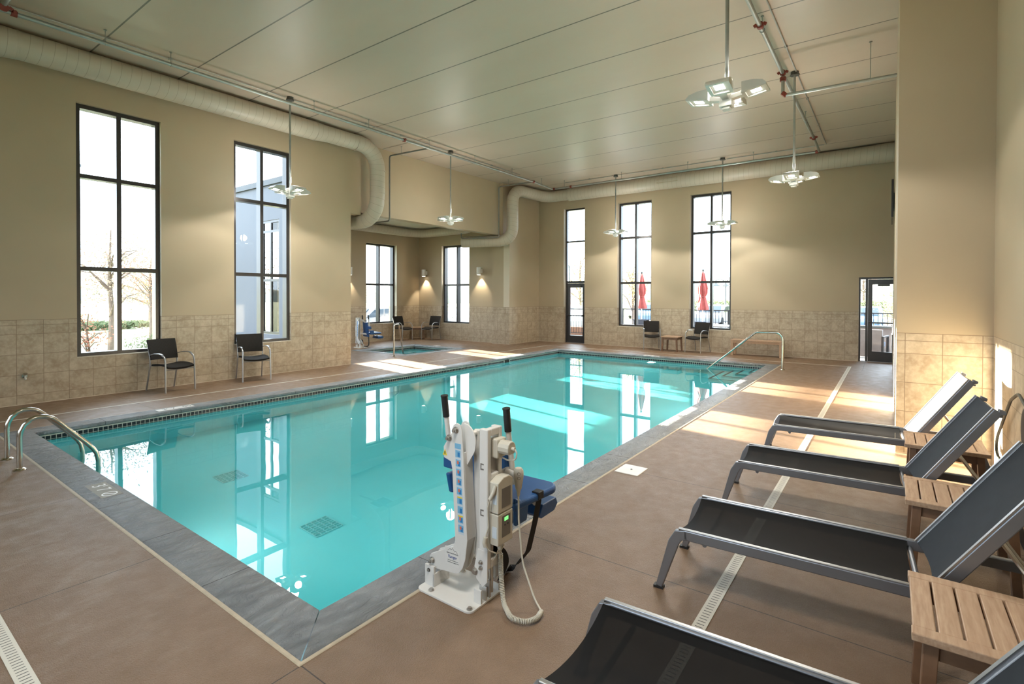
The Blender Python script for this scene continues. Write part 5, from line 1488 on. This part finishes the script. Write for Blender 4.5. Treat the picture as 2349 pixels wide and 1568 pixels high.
street_lamp('plain lamp post with a flat head, beside the middle window umbrella', (30, 11.4, -0.3), 3.9, (0.2,))
street_lamp('plain lamp post with flat head seen in the far left door glass', (30, 17.3, -0.3), 4.0, (1.5,))

def tree(label, loc, h, cr, mat, nleaf, seed, trunk_r=0.12, low=0.25, lf=0.16):
    rn = random.Random(seed)
    t = thing('tree', label, 'tree', loc, 0, 'trees outside')
    b = MB(); b.tube([(0, 0, 0), (0.05, 0.03, h * 0.3), (0, 0.06, h * 0.65), (0.03, 0, h * 0.92)], [trunk_r, trunk_r * 0.8, trunk_r * 0.5, trunk_r * 0.15], 9)
    cl = []
    for k in range(13):
        a = rn.uniform(0, 6.28); z0 = h * rn.uniform(low + 0.02, 0.7); r = cr * rn.uniform(0.45, 0.9); z1 = min(h * 0.95, z0 + h * rn.uniform(0.08, 0.28))
        e = Vector((math.cos(a) * r, math.sin(a) * r, z1)); mid = Vector((math.cos(a) * r * 0.5, math.sin(a) * r * 0.5, (z0 + z1) / 2 + 0.05 * h))
        b.tube([(0, 0.03, z0), mid, e], [trunk_r * 0.4, trunk_r * 0.25, trunk_r * 0.08], 6); cl += [e, mid]
    b.build('trunk', M['bark'], t, smooth=True)
    cl += [Vector((0, 0, h * 0.9)), Vector((0, 0, h * 0.75))]
    vs, fs = [], []
    lf *= 0.5
    for k in range(int(nleaf * 2.4)):
        c = rn.choice(cl); g = cr * 0.26
        p = c + Vector((rn.gauss(0, g), rn.gauss(0, g), rn.gauss(0, g * 0.8)))
        p.z = max(h * low, p.z)
        u = Vector((rn.gauss(0, 1), rn.gauss(0, 1), rn.gauss(0, 1))).normalized(); v = u.orthogonal().normalized(); s = lf * rn.uniform(0.6, 1.3)
        i = len(vs); vs += [p - u * s * 0.5, p + v * s * 0.32, p + u * s * 0.5, p - v * s * 0.32]; fs.append((i, i + 1, i + 2, i + 3))
    me = bpy.data.meshes.new('crown'); me.from_pydata(vs, [], fs); me.materials.append(mat)
    o = bpy.data.objects.new('crown', me); link(o, t); o['kind'] = 'stuff'
    return t
tree('pinkish autumn tree in the left pane of the first tall window', (5.5, 19.6, -0.35), 4.4, 1.6, M['leaf_pink'], 1300, 1, 0.09, 0.28, 0.15)
tree('small red tree in the right pane of the first tall window', (8.9, 26.5, -0.35), 3.9, 1.5, M['leaf_red'], 1000, 2, 0.07, 0.3, 0.15)
tree('low red-leaved shrub tree at the bottom left of the first tall window', (4.1, 16.3, -0.35), 1.7, 0.6, M['leaf_red'], 200, 3, 0.04, 0.3, 0.12)
tree('broad golden tree far behind the first tall window', (14.8, 44, -0.35), 5.0, 3.6, M['leaf_gold'], 1500, 4, 0.18, 0.15, 0.30)
tree('pale bare-looking tree outside the alcove back window', (17.2, 24, -0.35), 3.2, 1.9, M['leaf_gold'], 1300, 5, 0.1, 0.2, 0.16)
tree('dull green tree farther off outside the alcove back window', (19.5, 32, -0.35), 3.6, 2.2, M['leaf_green'], 1200, 6, 0.1, 0.1, 0.2)
tree('golden tree seen through the far left door', (34.5, 18.9, -0.35), 6.0, 2.2, M['leaf_gold'], 1700, 7, 0.12, 0.2, 0.2)
tree('golden tree behind the umbrella of the middle far window', (31.5, 13.4, -0.35), 4.4, 1.4, M['leaf_gold'], 1400, 8, 0.12, 0.15, 0.2)
tree('bare grey tree at the left behind the right-hand door', (76, 2.6, -0.35), 8.2, 4.2, M['leaf_pink'], 1500, 9, 0.2, 0.25, 0.24)
tree('dark green tree at the right behind the right-hand door', (56, -1.2, -0.35), 4.4, 2.4, M['leaf_green'], 1800, 10, 0.2, 0.15, 0.30)
tree('small golden shrub tree by the parking lot behind the right-hand door', (31.5, -0.4, -0.35), 1.9, 1.0, M['leaf_gold'], 700, 11, 0.05, 0.2, 0.14)
tree('dark green shrub at the lower right of the first tall window', (6.1, 17.3, -0.35), 1.0, 0.7, M['leaf_green'], 900, 12, 0.04, 0.05, 0.13)
tree('leafy shrub at the corner outside the alcove end window', (16.5, 16.5, -0.35), 1.9, 0.8, M['leaf_green'], 700, 13, 0.04, 0.1, 0.14)

def hedge(label, x0, x1, y0, y1, z1, mat, seed, n):
    rn = random.Random(seed); vs, fs = [], []
    for k in range(n):
        p = Vector((rn.uniform(x0, x1), rn.uniform(y0, y1), -0.35 + (z1 + 0.35) * rn.random() ** 0.6))
        u = Vector((rn.gauss(0, 1), rn.gauss(0, 1), rn.gauss(0, 1))).normalized(); v = u.orthogonal().normalized(); s = 0.24 * rn.uniform(0.6, 1.3)
        i = len(vs); vs += [p - u * s * 0.5, p + v * s * 0.4, p + u * s * 0.5, p - v * s * 0.4]; fs.append((i, i + 1, i + 2, i + 3))
    me = bpy.data.meshes.new('hedge'); me.from_pydata(vs, [], fs); me.materials.append(mat)
    o = bpy.data.objects.new('hedge', me); link(o); tag(o, label, 'hedge', 'hedges outside')
hedge('long green hedge beyond the parking lot outside the far windows', 62.5, 66, -30, 26, 1.3, M['leaf_green'], 21, 14000)
hedge('low green hedge across the lawn outside the first tall window', 4, 14, 36, 37.0, 0.10, M['leaf_green'], 22, 2500)

def car(label, loc, rz, paint):
    t = thing('car', label, 'car', loc, rz, 'parked cars')
    body = [(-2.15, 0.28), (-2.2, 0.62), (-2.05, 0.82), (-1.1, 0.92), (-0.45, 1.38), (0.85, 1.42), (1.55, 1.02), (2.15, 0.95), (2.25, 0.6), (2.2, 0.28)]
    MB().prism(body, 1, -0.85, 0.85).build('body', paint, t, bevel=0.09, seg=3)
    for s in (-1, 1):
        b = MB(); b.prism([(-0.95, 0.94), (-0.42, 1.30), (0.15, 1.33), (0.15, 0.96)], 1, s * 0.858 - 0.004, s * 0.858 + 0.004); b.prism([(0.22, 0.96), (0.22, 1.33), (0.80, 1.34), (1.28, 1.02)], 1, s * 0.858 - 0.004, s * 0.858 + 0.004); b.build('side_window', M['carglass'], t)
        for x in (-1.38, 1.38):
            b = MB(); b.cyl((x, s * 0.70, 0.32), (x, s * 0.88, 0.32), 0.32, 20); b.build('wheel', M['tyre'], t, smooth=True)
    b = MB(); b.hexa([(-1.03, -0.68, 0.99), (-1.03, 0.68, 0.99), (-0.55, 0.62, 1.33), (-0.55, -0.62, 1.33), (-1.09, -0.68, 0.98), (-1.09, 0.68, 0.98), (-0.60, 0.62, 1.345), (-0.60, -0.62, 1.345)]); b.build('windscreen', M['carglass'], t)
    return t
def recar(src, paint, label, loc, rz):
    c = dup(src); c.location = loc; c.rotation_euler = (0, 0, rz); c['label'] = label
    for ch in c.children:
        if ch.name.startswith('body'):
            ch.data = ch.data.copy(); ch.data.materials[0] = paint
    return c
c0 = car('white car parked outside the window of the alcove end wall', (20.4, 17.7, -0.30), math.radians(205), M['car_white'])
recar(c0, M['car_white'], 'white car in the parking lot behind the far left door', (27.0, 14.3, -0.30), math.radians(190))
recar(c0, M['car_blue'], 'blue car in the parking lot outside the right-hand door, at left', (36, 1.2, -0.30), math.radians(4))
recar(c0, M['car_white'], 'white car in the parking lot outside the right-hand door, at right', (36, -1.7, -0.30), math.radians(184))
recar(c0, M['car_grey'], 'grey car parked beyond the railing, behind the right red umbrella', (36, 9.6, -0.30), math.radians(3))
recar(c0, M['car_dark'], 'dark car parked beyond the railing under the bell lamp post', (36, 6.9, -0.30), math.radians(178))
recar(c0, M['car_blue'], 'blue car parked beyond the railing outside the middle far window', (37.5, 14.4, -0.30), math.radians(5))
recar(c0, M['car_white'], 'white car parked beyond the railing, in line with the middle umbrella', (44, 17.6, -0.30), math.radians(2))
recar(c0, M['car_grey'], 'grey car on the driveway outside the alcove back window', (16.0, 20.4, -0.30), math.radians(5), )

# unseen building added to keep the low sun off the two tall windows
t = thing('sun_block_building', 'tall grey unseen building added to block the sun beyond the first tall window', 'building', (15.05, 75.0, -0.35))
MB().box(-2.4, 2.4, -3.5, 3.5, 0, 16.0).build('wall', M['ext'], t)
MB().box(-2.5, 2.45, -3.65, 3.65, 16.0, 16.3).build('roof', M['extdark'], t)
for k in range(5):
    for x in (-1.6, 0.0, 1.6): MB().box(x - 0.5, x + 0.5, -3.53, -3.48, 1.2 + k * 3.1, 2.9 + k * 3.1).build('window', M['carglass'], t)
